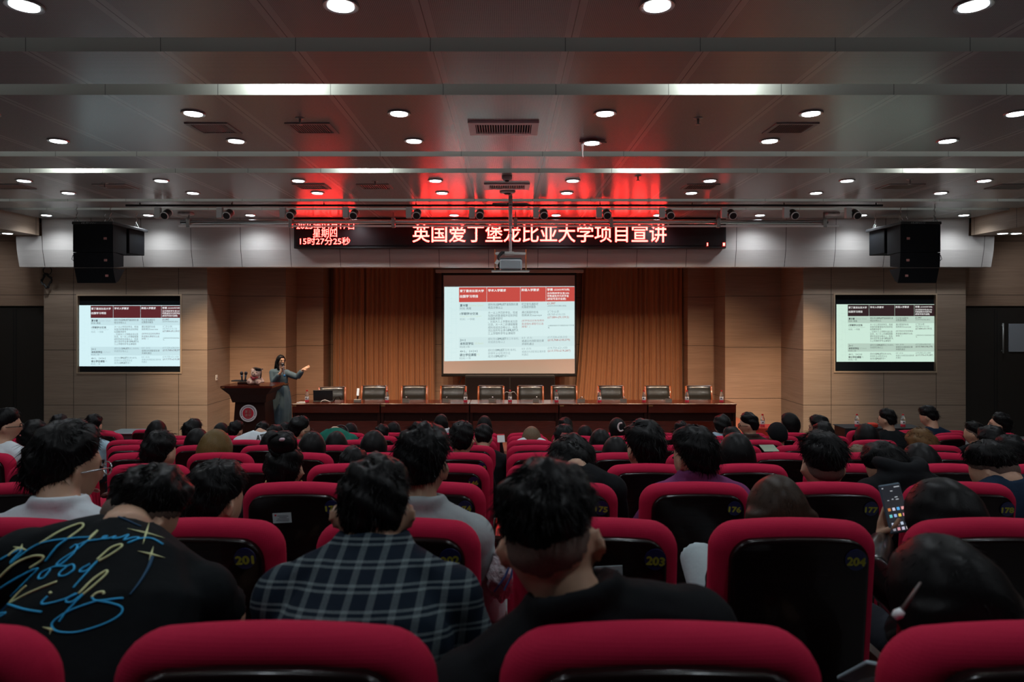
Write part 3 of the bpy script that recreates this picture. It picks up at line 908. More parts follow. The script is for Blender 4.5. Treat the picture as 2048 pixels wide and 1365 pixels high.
# cable coil hanging by the left wall, wall socket
d = 14.9
c = P(93, 560, d); mb = MB(); r = random.Random(5)
pts = []
for i in range(100):
    a = i*.42; rr = .12+.03*math.sin(i*1.7)
    pts.append(c+Vector((rr*.8*math.cos(a)*1, .02*math.sin(i), rr*math.sin(a)*1.15-.02)))
mb.tube(pts, .009, 5)
pts = [P(88, 528, d)]+[c+Vector((.09*math.cos(a)+.02, 0, .2+.09*math.sin(a))) for a in np.linspace(2, 10, 20)]
mb.tube(pts, .009, 5)
tag(mb.build('cable_coil', m_black, smooth=True), 'black coiled cable hanging below the left end of the fascia', 'cable')
t = thing('wall_socket', 'small white socket plate on the wall left of the lectern', 'socket', P(430, 757, 15.0)+Vector((0, -.012, 0)))
t.location.x = -6.538; t.location.y = 15.45; t.location.z = Z(757, 15.3)
MB().box((-.005, -.045, -.06), (.008, .045, .06), bev=.004).build('plate', mat('socket_white', (.7, .7, .68), .4), t)
MB().box((.007, -.02, -.03), (.010, .02, .0)).build('outlet', m_black, t)

# ------------------------------------------------------------------ projector on its pole
d = 11.9
pz = Z(527, d)
t = thing('projector', 'silver grey projector in a cage at the end of a white ceiling pole', 'projector', (X(1021, d), d, pz))
MB().tube([(0, 0, Z(507, d)-pz), (0, 0, Z(452, d)-pz)], .026, 12).tube([(0, 0, Z(452, d)-pz), (0, 0, H-pz)], .034, 12).build('pole', mat('pole_white', (.75, .72, .72), .35), t, smooth=True)
MB().lathe([(.038, Z(412, d)-pz), (.038, Z(410, d)-pz)], seg=12).lathe([(.034, Z(468, d)-pz), (.034, Z(466, d)-pz)], seg=12).build('pole_band', m_black, t)
MB().box((-.28, -.03, .15), (.28, .03, .19), bev=.004).box((-.1, -.12, .15), (.06, .12, .195), bev=.004).build('cross_bar', mat('dim_white_metal2', (.6, .6, .58), .4, .3), t)
mb = MB()
for x in (-.27, .27):
    mb.tube([(x, -.1, .24), (x, -.1, -.13)], .007, 6).tube([(x, .14, .24), (x, .14, -.13)], .007, 6)
mb.build('threaded_rod', m_brass, t)
MB().box((-.33, -.16, -.145), (.33, .2, -.13)).build('tray', m_grey_metal, t)
MB().box((-.19, -.17, -.12), (.2, .2, .06), bev=.025).build('projector_body', mat('projector_silver', (.42, .47, .5), .35, .3), t)
MB().box((-.19, -.15, .055), (.2, .19, .085), bev=.015).build('projector_lid', mat('projector_dark', (.06, .065, .07), .4), t)
MB().lathe([(.05, 0), (.06, .03), (.05, .05)], (.08, .2, -.03), 16, Matrix.Rotation(math.radians(-90), 4, 'X')).build('lens', m_black, t, smooth=True)
mb = MB()
for k in range(4):
    mb.tube([(-.05+.02*k, 0, .2), (-.12-.02*k, -.05, .18+.02*math.sin(k)), (-.2-.01*k, -.08, .1), (-.22+.01*k, -.1, .0), (-.2, -.06, -.08)], .01, 6)
mb.build('cable', m_black, t, smooth=True)
MB().box((-.26, -.15, -.03), (-.2, -.12, .05), R=Matrix.Rotation(.5, 4, 'Y')).build('power_brick', mat('cable_tag_white', (.6, .6, .58), .5), t)

# ------------------------------------------------------------------ stage tables, chairs, things on the tables
TY = 13.0; TT = Z(808, TY)
def table_unit(px0, px1, i):
    x0, x1 = X(px0, TY), X(px1, TY); wd = x1-x0-.006; h = TT-STAGE
    t = thing('conference_table', 'dark red wood conference table section, %s from the left' % ORD[i], 'table', ((x0+x1)/2, TY, STAGE), 0, 'row of conference table sections')
    MB().box((-wd/2, 0, h-.03), (wd/2, .6, h), bev=.006).build('tabletop', m_rose, t)
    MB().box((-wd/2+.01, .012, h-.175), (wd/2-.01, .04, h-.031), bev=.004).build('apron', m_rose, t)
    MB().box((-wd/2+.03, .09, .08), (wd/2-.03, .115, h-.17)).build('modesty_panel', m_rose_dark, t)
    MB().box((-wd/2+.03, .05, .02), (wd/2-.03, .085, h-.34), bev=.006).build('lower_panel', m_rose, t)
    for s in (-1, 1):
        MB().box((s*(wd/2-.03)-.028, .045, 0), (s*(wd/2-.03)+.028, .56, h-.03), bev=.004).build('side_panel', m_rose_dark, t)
    if i != 2: MB().box((-wd/2+.01, .004, h-.05), (-wd/2+.09, .013, h-.03)).build('asset_tag', m_brass, t)
for i, (a, b) in enumerate(((582.5, 760), (760, 939), (939, 1118), (1118, 1296), (1296, 1474))):
    table_unit(a, b, i)

def make_chair():
    t = thing('conference_chair', '', 'chair', (0, 0, 0), 0, 'black leather chairs behind the conference table')
    b = MB()
    n = 12
    zz = np.linspace(.52, .93, n)
    V = []; 
    for y0 in (-.045, .02):
        for k, z in enumerate(zz):
            s = k/(n-1)
            for j in range(9):
                u = -1+j/4
                bul = (.02*(1-u*u)+.012*math.sin(s*math.pi))*(1 if y0 < 0 else -.3)
                groove = -.012 if (k in (4, 5, 9) and y0 < 0) else 0
                V.append((u*.235, y0-bul+(-groove)+.10*s, z+.01*(1-u*u)*(s > .9)))
    f = []; m = n*9
    for L_ in (0, m):
        for k in range(n-1):
            for j in range(8):
                a = L_+k*9+j; f.append((a, a+1, a+10, a+9))
    for k in range(n-1):
        for j in (0, 8):
            a = k*9+j; f.append((a, a+9, m+a+9, m+a))
    for k in (0, n-1):
        for j in range(8):
            a = k*9+j; f.append((a, a+1, m+a+1, m+a))
    b.add(V, f); b.build('back_cushion', m_leather, t, smooth=True)
    MB().box((-.25, -.42, .42), (.25, .02, .50), bev=.03).build('seat_cushion', m_leather, t, smooth=False)
    for s in (-1, 1):
        x = s*.262
        MB().tube([(x, .1, 0), (x, .03, .45), (x, .03, .6), (x, .09, .94)], [(.022, .028), (.026, .034), (.026, .034), (.02, .026)], 8, up=(0, 1, 0)).build('back_post', m_chairwood, t, smooth=True)
        MB().tube([(x, -.38, 0), (x, -.38, .45), (x, -.36, .62)], [(.02, .02), (.026, .026), (.022, .022)], 8, up=(0, 1, 0)).build('front_leg', m_chairwood, t, smooth=True)
        MB().tube([(x, -.42, .64), (x, -.2, .665), (x, .03, .65)], [(.032, .018)]*3, 8, up=(0, 0, 1)).build('armrest', m_chairwood, t, smooth=True)
    MB().box((-.262, .085, .925), (.262, .125, .955), bev=.008).build('top_rail', mat('dark_chair_rail', (.03, .012, .006), .3), t)
    return t
ch0 = make_chair()
cpx = (664, 747, 828, 906, 982, 1061, 1129, 1222, 1317, 1399)
for i, px in enumerate(cpx):
    o = ch0 if i == 0 else copy_tree(ch0)
    d = 14.25 if i else 14.0
    o.location = (X(px, d), d, STAGE); o.rotation_euler = (0, 0, [.18, -.05, .04, -.03, .02, -.02, .03, -.04, .05, -.03][i])
    o['label'] = 'black leather chair with polished wood frame behind the table, %s from the left' % ORD[i]

m_pet = mat('clear_bottle_plastic', (.92, .95, .95), .05, trans=.9, ior=1.2)
m_cap = mat('red_cap', (.55, .02, .03), .4)
m_water_label = mat('white_bottle_label', (.75, .72, .72), .5)
m_label_red = mat('red_bottle_label', (.6, .03, .06), .5)
m_label_dark = mat('dark_label_mark', (.03, .03, .04), .5)
def make_bottle():
    t = thing('water_bottle', '', 'water bottle', (0, 0, 0), 0, 'water bottles with red caps')
    MB().lathe([(.026, 0), (.032, .006), (.032, .135), (.03, .145), (.024, .17), (.014, .195), (.013, .205)], seg=16).build('bottle_body', m_pet, t, smooth=True)
    MB().lathe([(.0155, .203), (.0155, .226)], seg=14).build('cap', m_cap, t)
    MB().lathe([(.0325, .052), (.0335, .054), (.0335, .108), (.0325, .11)], seg=16).build('label', m_water_label, t, smooth=True)
    MB().lathe([(.0325, .008), (.0332, .01), (.0332, .05), (.0325, .052)], seg=16).build('label_band', m_label_red, t, smooth=True)
    MB().ell((0, -.032, .085), (.012, .004, .012), nu=8, nv=6).build('label_mark', m_label_dark, t)
    return t
bt0 = make_bottle()
blist = [(614, 13.15, 'beside the laptop'), (774, 13.12, 'near the seam of the first two table sections'), (931, 13.12, 'in front of the gap after the fourth chair'),
         (1020, 13.15, 'among thin cables at the middle'), (1113, 13.12, 'in front of the seventh chair'), (1199, 13.12, 'left of the eighth chair'),
         (1288, 13.12, 'left of the ninth chair'), (1374, 13.12, 'left of the tenth chair'), (1443, 13.12, 'at the right end of the table')]
for i, (px, d, lab) in enumerate(blist):
    o = bt0 if i == 0 else copy_tree(bt0)
    o.location = (X(px, d), d, TT); o.rotation_euler = (0, 0, random.uniform(-.5, .5)); o['label'] = 'red-capped water bottle on the conference table '+lab
    o.scale = (1.12, 1.12, 1.08)

def make_mic():
    t = thing('desk_microphone', '', 'microphone', (0, 0, 0), 0, 'conference microphone units')
    MB().prism([(-.06, 0), (.06, 0), (.06, .05), (-.06, .075)], 0, -.06, .06).build('base', mat('mic_base_grey', (.22, .2, .17), .4), t)
    MB().tube([(-.02, .02, .06), (-.02, -.01, .085), (.01, -.03, .095)], .006, 6).build('stem', m_black, t, smooth=True)
    MB().lathe([(.01, -.012), (.016, 0), (.01, .012)], (0.015, -.033, .098), 10).build('capsule', m_chrome, t, smooth=True)
    return t
mic0 = make_mic()
for i, px in enumerate((812, 893, 985, 1072, 1162, 1247, 1337)):
    o = mic0 if i == 0 else copy_tree(mic0)
    o.location = (X(px, 13.25), 13.25, TT); o.rotation_euler = (0, 0, random.uniform(-.3, .3))
    o['label'] = 'small grey microphone unit on the conference table, %s from the left' % ORD[i]
t = thing('desk_lamp', 'small upright white light bar on a grey base on the conference table', 'desk lamp', (X(715, 13.2), 13.2, TT))
MB().box((-.065, -.05, 0), (.065, .06, .06), bev=.008).build('base', mat('mic_base_grey', (.22, .2, .17), .4), t)
MB().tube([(.0, 0, .06), (.01, 0, .13)], .014, 8).build('stem', m_black, t)
MB().box((-.012, -.012, .13), (.03, .012, .27), bev=.004, R=Matrix.Rotation(.08, 4, 'Y')).build('light_bar', mat('lamp_bar', (.8, .8, .8), .4, emit=(1, .95, .85), emit_s=.55), t)
# laptop
t = thing('laptop', 'open black laptop on the left end of the conference table seen from behind', 'laptop', (X(646, 13.25), 13.25, TT), .1)
MB().box((-.19, .0, .0), (.19, .26, .02), bev=.004).build('base', m_black, t)
MB().box((-.185, -.005, .02), (.185, .008, .235), bev=.004, R=Matrix.Rotation(.12, 4, 'X')).build('lid', m_black, t)
MB().lathe([(.012, 0), (.012, .002)], (-.15, .002, .2), 12, Matrix.Rotation(math.radians(90), 4, 'X')).build('logo_dot', m_grey_metal, t)
MB().tube([(-.03, -.1, .004), (.0, -.11, .04), (.06, -.12, .055), (.12, -.11, .03), (.16, -.1, .006)], .008, 6).build('white_cable', mat('cable_white', (.75, .75, .72), .4), t, smooth=True)
MB().tube([(.19, .1, .01), (.24, .05, .09), (.3, .05, .1), (.33, .1, .02)], .009, 6).build('black_cable', m_black, t, smooth=True)
tag(MB().box((-.09, -.05, 0), (.09, .06, .006)).box((-.06, -.03, .006), (.08, .07, .012)).build('paper_stack', mat('paper', (.6, .6, .58), .6)), 'small stack of papers at the left end of the conference table', 'paper').location = (X(603, 13.15), 13.15, TT)
mb = MB()
for k, (dx, dz) in enumerate(((-.13, .16), (-.09, .2), (.09, .2), (.14, .13))):
    mb.tube([(0, 0, .19), (dx*.6, .01, .21), (dx, .0, dz)], .004, 5)
mb.tube([(-.035, 0, .19), (0, -.04, .19), (.035, 0, .19), (0, .04, .19), (-.035, 0, .19)], .004, 5)
tag(mb.build('thin_cable', mat('pale_cable', (.5, .48, .45), .4), smooth=True), 'thin pale cable ends draped round the bottle at the middle of the table', 'cable').location = (X(1020, 13.15), 13.15, TT)

# ------------------------------------------------------------------ lectern and what stands on it
d = 12.75; hz = Z(771, d)-STAGE
t = thing('lectern', 'dark wooden lectern with flared top and round red emblem', 'lectern', (X(499, d), d, STAGE))
def frus(z0, z1, w0, w1, y0, y1, yb0, yb1):
    return [(-w0, y0, z0), (w0, y0, z0), (w0, yb0, z0), (-w0, yb0, z0), (-w1, y1, z1), (w1, y1, z1), (w1, yb1, z1), (-w1, yb1, z1)], [(0, 3, 2, 1), (4, 5, 6, 7), (0, 1, 5, 4), (1, 2, 6, 5), (2, 3, 7, 6), (3, 0, 4, 7)]
U = d/F
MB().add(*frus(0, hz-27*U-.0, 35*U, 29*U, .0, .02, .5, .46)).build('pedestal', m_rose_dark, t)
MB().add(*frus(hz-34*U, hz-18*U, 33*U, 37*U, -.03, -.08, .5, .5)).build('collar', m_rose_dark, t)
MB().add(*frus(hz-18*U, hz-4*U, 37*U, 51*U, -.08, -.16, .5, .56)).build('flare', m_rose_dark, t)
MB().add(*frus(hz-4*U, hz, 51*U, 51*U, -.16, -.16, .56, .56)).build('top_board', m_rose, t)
MB().box((-31*U, .15, hz), (-3*U, .5, hz+.045), bev=.008).build('sloped_rest', m_rose_dark, t)
MB().box((-49*U, -.166, hz-.04), (-43*U, -.158, hz-.015)).build('asset_tag', m_brass, t)
ez = Z(827, d)-STAGE; R90 = Matrix.Rotation(math.radians(90), 4, 'X')
em = MB().lathe([(17*U, -.008), (17*U, .012)], (-2*U, -.005, ez), 40, R90).build('emblem', mat('emblem_white', (.70, .66, .68), .5), t)
MB().lathe([(11*U, 0), (11*U, .016)], (-2*U, -.005, ez), 32, R90).build('emblem_centre', mat('emblem_red', (.45, .012, .03), .5), em)
mb = MB()
for ch, cx_, cz_ in (('厚', -3.6, 3.2), ('百', 3.6, 3.2), ('德', -3.6, -3.6), ('研', 3.6, -3.6)):
    v, f = text_fit(ch, (cx_-3-2)*U, (cx_+3-2)*U, ez+(cz_-3)*U, ez+(cz_+3)*U, .02)
    mb.add(np.stack([v[:, 0], np.full(len(v), -.0225), v[:, 1]], 1), f)
v, f = text_fit('1951', (-4)*U-2*U, 4*U-2*U, ez-9*U, ez-7.6*U, .02)
mb.add(np.stack([v[:, 0], np.full(len(v), -.0225), v[:, 1]], 1), f)
mb.build('emblem_characters', mat('emblem_gold', (.75, .5, .42), .5), em, fix=False)
mb = MB()
for k in range(26):
    a = math.radians(200-k*220/25) if k < 26 else 0
    ccx, ccz = -2*U+14*U*math.cos(a), ez+14*U*math.sin(a)
    v = np.array([(-.008, -.01), (.006, -.01), (.008, .01), (-.006, .008)]) @ np.array([[math.cos(a-1.57), math.sin(a-1.57)], [-math.sin(a-1.57), math.cos(a-1.57)]])
    mb.add([(ccx+p, -.0185, ccz+q) for p, q in v], [(0, 1, 2, 3)])
for k in range(40):
    a = math.radians(215+k*110/39); ccx, ccz = -2*U+14*U*math.cos(a), ez+14*U*math.sin(a)
    mb.box((ccx-.004, -.019, ccz-.005), (ccx+.004, -.0175, ccz+.005))
mb.build('emblem_lettering', mat('emblem_ink', (.12, .08, .12), .6), em, fix=False)
LT = STAGE+hz
t = thing('microphone_pair', 'two grey handheld microphones standing on the lectern', 'microphone', (X(487, 12.95), 12.95, LT+.045))
for dx, tl in ((-.025, -.06), (.03, .1)):
    R = Matrix.Rotation(tl, 4, 'Y')
    o = MB().lathe([(.014, 0), (.017, .1), (.02, .13)], (dx, 0, .0), 12, R).build('microphone_handle', mat('mic_grey', (.13, .16, .2), .35, .5), t, smooth=True)
    MB().lathe([(.02, .13), (.03, .15), (.03, .175), (.018, .195)], (dx, 0, 0), 12, R).build('microphone_grille', mat('mic_mesh', (.05, .05, .055), .4, .6), o, smooth=True)
MB().box((-.06, -.04, 0), (.07, .04, .012), bev=.004).build('stand_base', m_black, t)
# teddy bear with graduation cap
bl = Vector((X(512.5, 12.85), 12.85, LT))
t = thing('teddy_bear', 'cream plush teddy bear with a black graduation cap sitting on the lectern', 'plush toy', bl)
m_plush = mat('cream_plush', (.62, .42, .34), .95, sheen=.4)
nt, b, L = nodes(m_plush); v, x, y, z = coords(nt); bump(nt, b, noise(nt, v, 160, 3), .6, .006)
mb = MB()
mb.ell((0, .03, .09), (.075, .07, .1)); mb.ell((0, 0, .215), (.098, .075, .082))
mb.ell((0, -.065, .195), (.045, .03, .032))
for s in (-1, 1):
    mb.ell((s*.078, .02, .275), (.03, .018, .03))
    mb.tube([(s*.06, 0, .14), (s*.12, -.03, .09), (s*.15, -.05, .045)], [.032, .03, .026], 10)
    mb.tube([(s*.05, -.02, .05), (s*.075, -.11, .055), (s*.08, -.135, .07)], [.045, .048, .05], 12)
link('body', remesh(mb, .009, 'teddy_body', 2), m_plush, t, smooth=True, fix=False)
for s in (-1, 1):
    MB().ell((s*.038, -.072, .235), (.009, .006, .009), nu=8, nv=6).build('eye', m_eye, t, smooth=True)
    MB().ell((s*.08, -.182, .07), (.03, .006, .032), nu=12, nv=6).build('foot_pad', mat('foot_pad_pink', (.6, .36, .3), .9), t, smooth=True)
MB().ell((0, -.095, .207), (.012, .007, .009), nu=8, nv=6).build('nose', m_eye, t, smooth=True)
MB().box((-.055, -.06, -.004), (.095, .075, .006), R=Matrix.Rotation(.22, 4, 'Y')).lathe([(.06, -.04), (.055, 0)], (.02, .0, 0), 16).build('graduation_cap', m_black, t).location = (.012, .0, .302)
MB().tube([(.1, -.02, .29), (.11, -.04, .22), (.1, -.05, .13)], [.006, .008, .014], 6).build('tassel', m_black, t, smooth=True)
MB().tube([(-.09, -.03, .15), (-.05, -.07, .14), (.0, -.085, .135), (.06, -.075, .145)], [.014]*4, 8).ell((-.02, -.09, .12), (.035, .02, .03), nu=10, nv=6).build('ribbon', mat('dark_red_ribbon', (.25, .015, .03), .7), t, smooth=True)
tag(MB().box((-.12, -.09, 0), (.12, .09, .02), bev=.004).build('notebook', m_black), 'thin dark notebook lying left on the lectern behind the microphones', 'notebook').location = (X(478, 13.05), 13.06, LT+.046)

# ------------------------------------------------------------------ front desks with bottles
m_redcloth = mat('red_table_cloth', (.5, .03, .012), .8)
dd = 11.0
for i, (a, b) in enumerate(((1508, 1562), (1690, 1850))):
    x0, x1 = X(a, dd), X(b, dd)
    t = thing('front_desk', ('narrow front desk under a red cloth right of the stage', 'long dark front desk before the right screen wall')[i], 'desk', ((x0+x1)/2, dd, -.12), 0, 'front desks')
    wd = (x1-x0)/2; h = Z(857, dd)+.12
    MB().box((-wd, 0, h-.012), (wd, .42, h), bev=.004).box((-wd, -.012, .05), (wd, .0, h-.002)).build('table_cloth', (m_redcloth, mat('black_table_cloth', (.008, .008, .01), .8))[i], t)
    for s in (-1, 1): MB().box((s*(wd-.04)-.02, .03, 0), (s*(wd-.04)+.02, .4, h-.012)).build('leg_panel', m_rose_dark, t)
for px, lab in ((1525, 'on the narrow red-clothed front desk'), (1714, 'at the left end of the dark front desk'), (1806, 'at the right end of the dark front desk')):
    o = copy_tree(bt0); d = dd+.1
    o.location = (X(px, d), d, Z(857, dd)); o['label'] = 'red-capped water bottle '+lab; o.scale = (1.05, 1.05, .95)
tag(MB().box((-.07, -.03, 0), (.07, .1, .07), bev=.02).build('red_cloth', m_redcloth), 'small folded red cloth on the dark front desk between the bottles', 'cloth').location = (X(1748, 11.05), 11.06, Z(857, 11))
t = thing('front_desk', 'dark desk with a pale front edge before the left wall', 'desk', (X(246, 10.6), 10.6, -.12))
h = Z(867, 10.6)+.12
MB().box((-.26, 0, h-.03), (.26, .42, h), bev=.004).build('desk_top', mat('grey_desk_top', (.05, .05, .055), .35), t)
MB().box((-.26, -.012, h-.012), (.26, .0, h+.002), bev=.003).build('edge_strip', mat('pale_edge', (.5, .55, .6), .3), t)
MB().box((-.25, .02, .02), (.25, .05, h-.03)).build('front_panel', mat('dark_grey_desk', (.05, .05, .055), .5), t)

# ------------------------------------------------------------------ theatre seats
D1, DR, PITCH = 1.0255, .982, .58
def row_y(k): return D1+DR*(k-1)
def row_top(k): return ZC-.466-.1335*(k-1)
SEAT_H = 1.06
def rrect(w0, h0, z0, rt, rb, bow=.0, n=8):
    """rounded rectangle in x, z; top edge bowed upward"""
    pts = []
    for cx, cz, r, a0 in ((w0-rt, z0+h0-rt, rt, 0), (-(w0-rt), z0+h0-rt, rt, 90), (-(w0-rb), z0+rb, rb, 180), (w0-rb, z0+rb, rb, 270)):
        for k in range(n):
            a = math.radians(a0+90*k/(n-1))
            pts.append((cx+r*math.cos(a), cz+r*math.sin(a)))
        if a0 == 0:
            for k in range(1, 6):
                pts.append(((w0-rt)*(1-2*k/6), z0+h0))
    out = []
    for x, z in pts:
        if z > z0+h0*.6: z -= bow*(x/w0)**2
        out.append((x, z))
    return out
def pad(mb, outline, y0, y1, r, lean, steps=5, mi=0, crown=0.0):
    """thick pad with a rolled edge: outline in x, z, from y0 (rear) to y1 (front)"""
    o = np.array(outline); c = o.mean(0); n = len(o)
    V = []
    prof = []
    for k in range(steps): a = math.pi/2*k/(steps-1); prof.append((r*(1-math.sin(a)), y0+r*(1-math.cos(a))))
    for k in range(steps): a = math.pi/2*k/(steps-1); prof.append((r*(1-math.cos(a)), y1-r+r*math.sin(a)))
    nx = np.roll(o, -1, 0)-np.roll(o, 1, 0)
    nrm = np.stack([nx[:, 1], -nx[:, 0]], 1); nrm /= np.linalg.norm(nrm, axis=1)[:, None]+1e-9
    if ((o-c)*nrm).sum() < 0: nrm = -nrm
    for ins, y in prof:
        p = o-nrm*ins
        V += [(x, y+lean*(SEAT_H-z), z) for x, z in p]
    m = len(prof); f = []
    for i in range(m-1):
        for j in range(n):
            f.append((i*n+j, i*n+(j+1) % n, (i+1)*n+(j+1) % n, (i+1)*n+j))
    a = len(V); z = c[1]; x = c[0]
    V.append((x, prof[0][1]-crown+lean*(SEAT_H-z), z)); V.append((x, prof[-1][1]+crown+lean*(SEAT_H-z), z))
    for j in range(n):
        f.append((a, (j+1) % n, j)); f.append((a+1, (m-1)*n+j, (m-1)*n+(j+1) % n))
    return mb.add(V, f, mi)
LEAN = .10
seat_me = {}
mb = MB(); pad(mb, rrect(.243, .66, .40, .075, .05, .018), -.045, .055, .048, LEAN, 6)
seat_me['back_cushion'] = (mb, m_seat, True)
mb = MB(); pad(mb, rrect(.199, .60, .42, .062, .03, .010), -.070, -.03, .012, LEAN, 6)
seat_me['back_shell'] = (mb, m_panel, True)
mb = MB(); mb.box((-.235, .06, .38), (.235, .52, .475), bev=.04)
seat_me['seat_cushion'] = (mb, m_seat, False)
mb = MB(); mb.box((.262, .03, .585), (.318, .42, .625), bev=.014)
seat_me['armrest'] = (mb, m_arm, False)
mb = MB(); mb.box((.272, .10, .02), (.308, .38, .585), bev=.008).box((.265, .06, 0), (.315, .42, .03), bev=.006)
seat_me['support_leg'] = (mb, m_arm, False)
disc_z = .962
mb = MB()
Rd = Matrix.Rotation(math.radians(90), 4, 'X')
mb.lathe([(.031, 0), (.031, .003)], (0, 0, 0), 24, Rd)
seat_me['number_disc'] = (mb, m_disc, False)
for k in list(seat_me):
    mb, m, sm = seat_me[k]
    me = mb.mesh(k); fix_normals(me); me.materials.append(m)
    if sm:
        me.polygons.foreach_set('use_smooth', [True]*len(me.polygons)); me.set_sharp_from_angle(angle=math.radians(50))
    seat_me[k] = me
ROWN = ['', 'front-most', 'second', 'third', 'fourth', 'fifth', 'sixth', 'seventh', 'eighth', 'ninth', 'tenth']
NUM = {2: 202, 3: 174, 4: 146, 5: 118}
m_sticker = mat('white_sticker', (.45, .5, .52), .5)
SEATS = {}
def add_seat(k, x, y, rz, label, number=None, last=False, z=None, top=None):
    zf = (row_top(k) if top is None else top)-SEAT_H
    t = thing('theatre_seat', label, 'seat', (x, y, zf), rz, 'red theatre seats')
    for n in ('back_cushion', 'back_shell', 'seat_cushion', 'armrest', 'support_leg'):
        o = bpy.data.objects.new(n, seat_me[n]); COL.objects.link(o); o.parent = t
    if number is not None:
        ny = -.0715+LEAN*(SEAT_H-disc_z)
        o = bpy.data.objects.new('number_disc', seat_me['number_disc']); COL.objects.link(o); o.parent = t
        jx = .158+((int(number)*37) % 11-5)*.0012; jz = disc_z+((int(number)*53) % 9-4)*.0015
        o.location = (jx, ny, jz); o.rotation_euler = (LEAN, 0, 0)
        v, f = text_fit(str(number), -.027 if len(str(number)) > 2 else -.016, .027 if len(str(number)) > 2 else .016, -.013, .013, .045)
        tl = ((int(number)*29) % 7-3)*.03
        v = v @ np.array([[math.cos(tl), math.sin(tl)], [-math.sin(tl), math.cos(tl)]])
        q = MB().add(np.stack([v[:, 0], np.full(len(v), -.0042), v[:, 1]-.004], 1), f).build('seat_number', m_num if number != 25 else mat('pale_number', (.5, .55, .5), .5), o, fix=False)
    SEATS[(k, round(x, 2))] = t
    return t
for k in range(1, 10):
    y = row_y(k); half = 1024*y/F+.4
    for i in range(-7, 7):
        x = (i+.5)*PITCH+{2: .027, 3: .01}.get(k, 0)
        if abs(x-CX) > half: continue
        j = (-i) if i < 0 else i+1
        side = 'left' if i < 0 else 'right'
        num = NUM[k]+i+1 if k in NUM else None
        if k == 5 and i not in (-4, -1): num = None
        if k == 4 and i != -1: num = None
        if num is not None:
            lab = 'red theatre seat with number %d in yellow on its dark back' % num
        else:
            lab = 'red theatre seat, %s row from the camera, %s %s of the centre gap' % (ROWN[k], ORD[j-1], side)
        t = add_seat(k, x, y, 0, lab, num)
        if (k, i) in ((3, -2), (2, 0)):
            sx = -.05 if k == 3 else .03
            s = MB().box((sx-.04, -.0015, -.022), (sx+.04, .0015, .022), R=Matrix.Rotation(-.05, 4, 'Y')).build('asset_sticker', m_sticker, t)
            s.location = (0, -.0720+LEAN*(SEAT_H-.92), .92); s.rotation_euler = (LEAN, 0, 0)
            b = MB(); b.box((sx-.032, -.0022, .008), (sx-.024, -.0014, .015)); q = b.build('sticker_mark', m_cap, s)
            b = MB()
            for r_, (a, c_) in enumerate(((-.02, .028), (-.012, .02), (-.02, .03), (-.026, .03))):
                b.box((sx+a, -.0022, .008-r_*.007), (sx+c_, -.0014, .0105-r_*.007))
            b.build('sticker_lines', mat('sticker_ink', (.12, .13, .15), .6), s)
# angled side blocks beyond the aisles
for s in (-1, 1):
    side = 'left' if s < 0 else 'right'
    for k in (7, 8, 9, 10):
        for i in range(6):
            a = .26
            x0 = 5.25+.58*i*math.cos(a); y = row_y(k)+.15-.58*i*math.sin(a)*1.0
            x = s*x0
            px = VX+(x-CX)*F/y
            if not -30 < px < 2080: continue
            lab = 'red theatre seat in the turned %s block, %s from the aisle in its %s row' % (side, ORD[i], ['back', 'third', 'second', 'front'][k-7])
            num = 25 if (s > 0 and k == 9 and i == 1) else None
            add_seat(k, x, y, s*a, lab, num, top=ZC-.466-.1335*((y-D1)/DR))

# ------------------------------------------------------------------ people
def smooth01(a, b, x):
    t = np.clip((x-a)/(b-a), 0, 1); return t*t*(3-2*t)
def head_shape(nu=32, nv=24):
    """unit head, centre at the middle of the skull, facing +y: verts, faces (metres)"""
    th = np.linspace(0, math.pi, nv+1)[1:-1]; ph = np.arange(nu)*2*math.pi/nu
    T, Hh = np.meshgrid(th, ph, indexing='ij')
    d = np.stack([np.sin(T)*np.cos(Hh), np.sin(T)*np.sin(Hh), np.cos(T)], -1).reshape(-1, 3)
    d = np.vstack([d, [[0, 0, 1], [0, 0, -1]]])
    return shape_head(d), grid_faces(nu, nv)
def grid_faces(nu, nv):
    f = []
    for i in range(nv-2):
        for j in range(nu):
            f.append((i*nu+j, (i+1)*nu+j, (i+1)*nu+(j+1) % nu, i*nu+(j+1) % nu))
    a = (nv-1)*nu; b = a+1; l = (nv-2)*nu
    for j in range(nu):
        f.append((a, j, (j+1) % nu)); f.append((b, l+(j+1) % nu, l+j))
    return f
def shape_head(d):
    v = d*np.array([.076, .097, .118])
    t = np.clip(-v[:, 2]/.118, 0, 1)
    v[:, 0] *= 1-.38*t**1.6
    back = v[:, 1] < 0
    v[:, 1] = np.where(back, v[:, 1]*(1-.6*smooth01(.1, .9, t)), v[:, 1]*(1-.12*t))
    fr = smooth01(.02, .07, v[:, 1])
    g = lambda cx, cz, sx, sz: np.exp(-((v[:, 0]-cx)/sx)**2-((v[:, 2]-cz)/sz)**2)
    dy = .024*g(0, -.022, .012, .018)+.012*g(0, .0, .009, .022)-.010*g(.032, .012, .018, .012)-.010*g(-.032, .012, .018, .012)
    dy += .006*g(0, .03, .05, .009)+.007*g(0, -.058, .022, .006)+.006*g(0, -.072, .02, .006)-.004*g(0, -.065, .02, .003)+.008*g(0, -.1, .02, .018)
    v[:, 1] += dy*fr
    return v
def rot(yaw, pitch, roll):
    """yaw + turns to the viewer's right, pitch + bows the head, roll + tilts right"""
    return Matrix.Rotation(-yaw, 4, 'Z') @ Matrix.Rotation(roll, 4, 'Y') @ Matrix.Rotation(-pitch, 4, 'X')
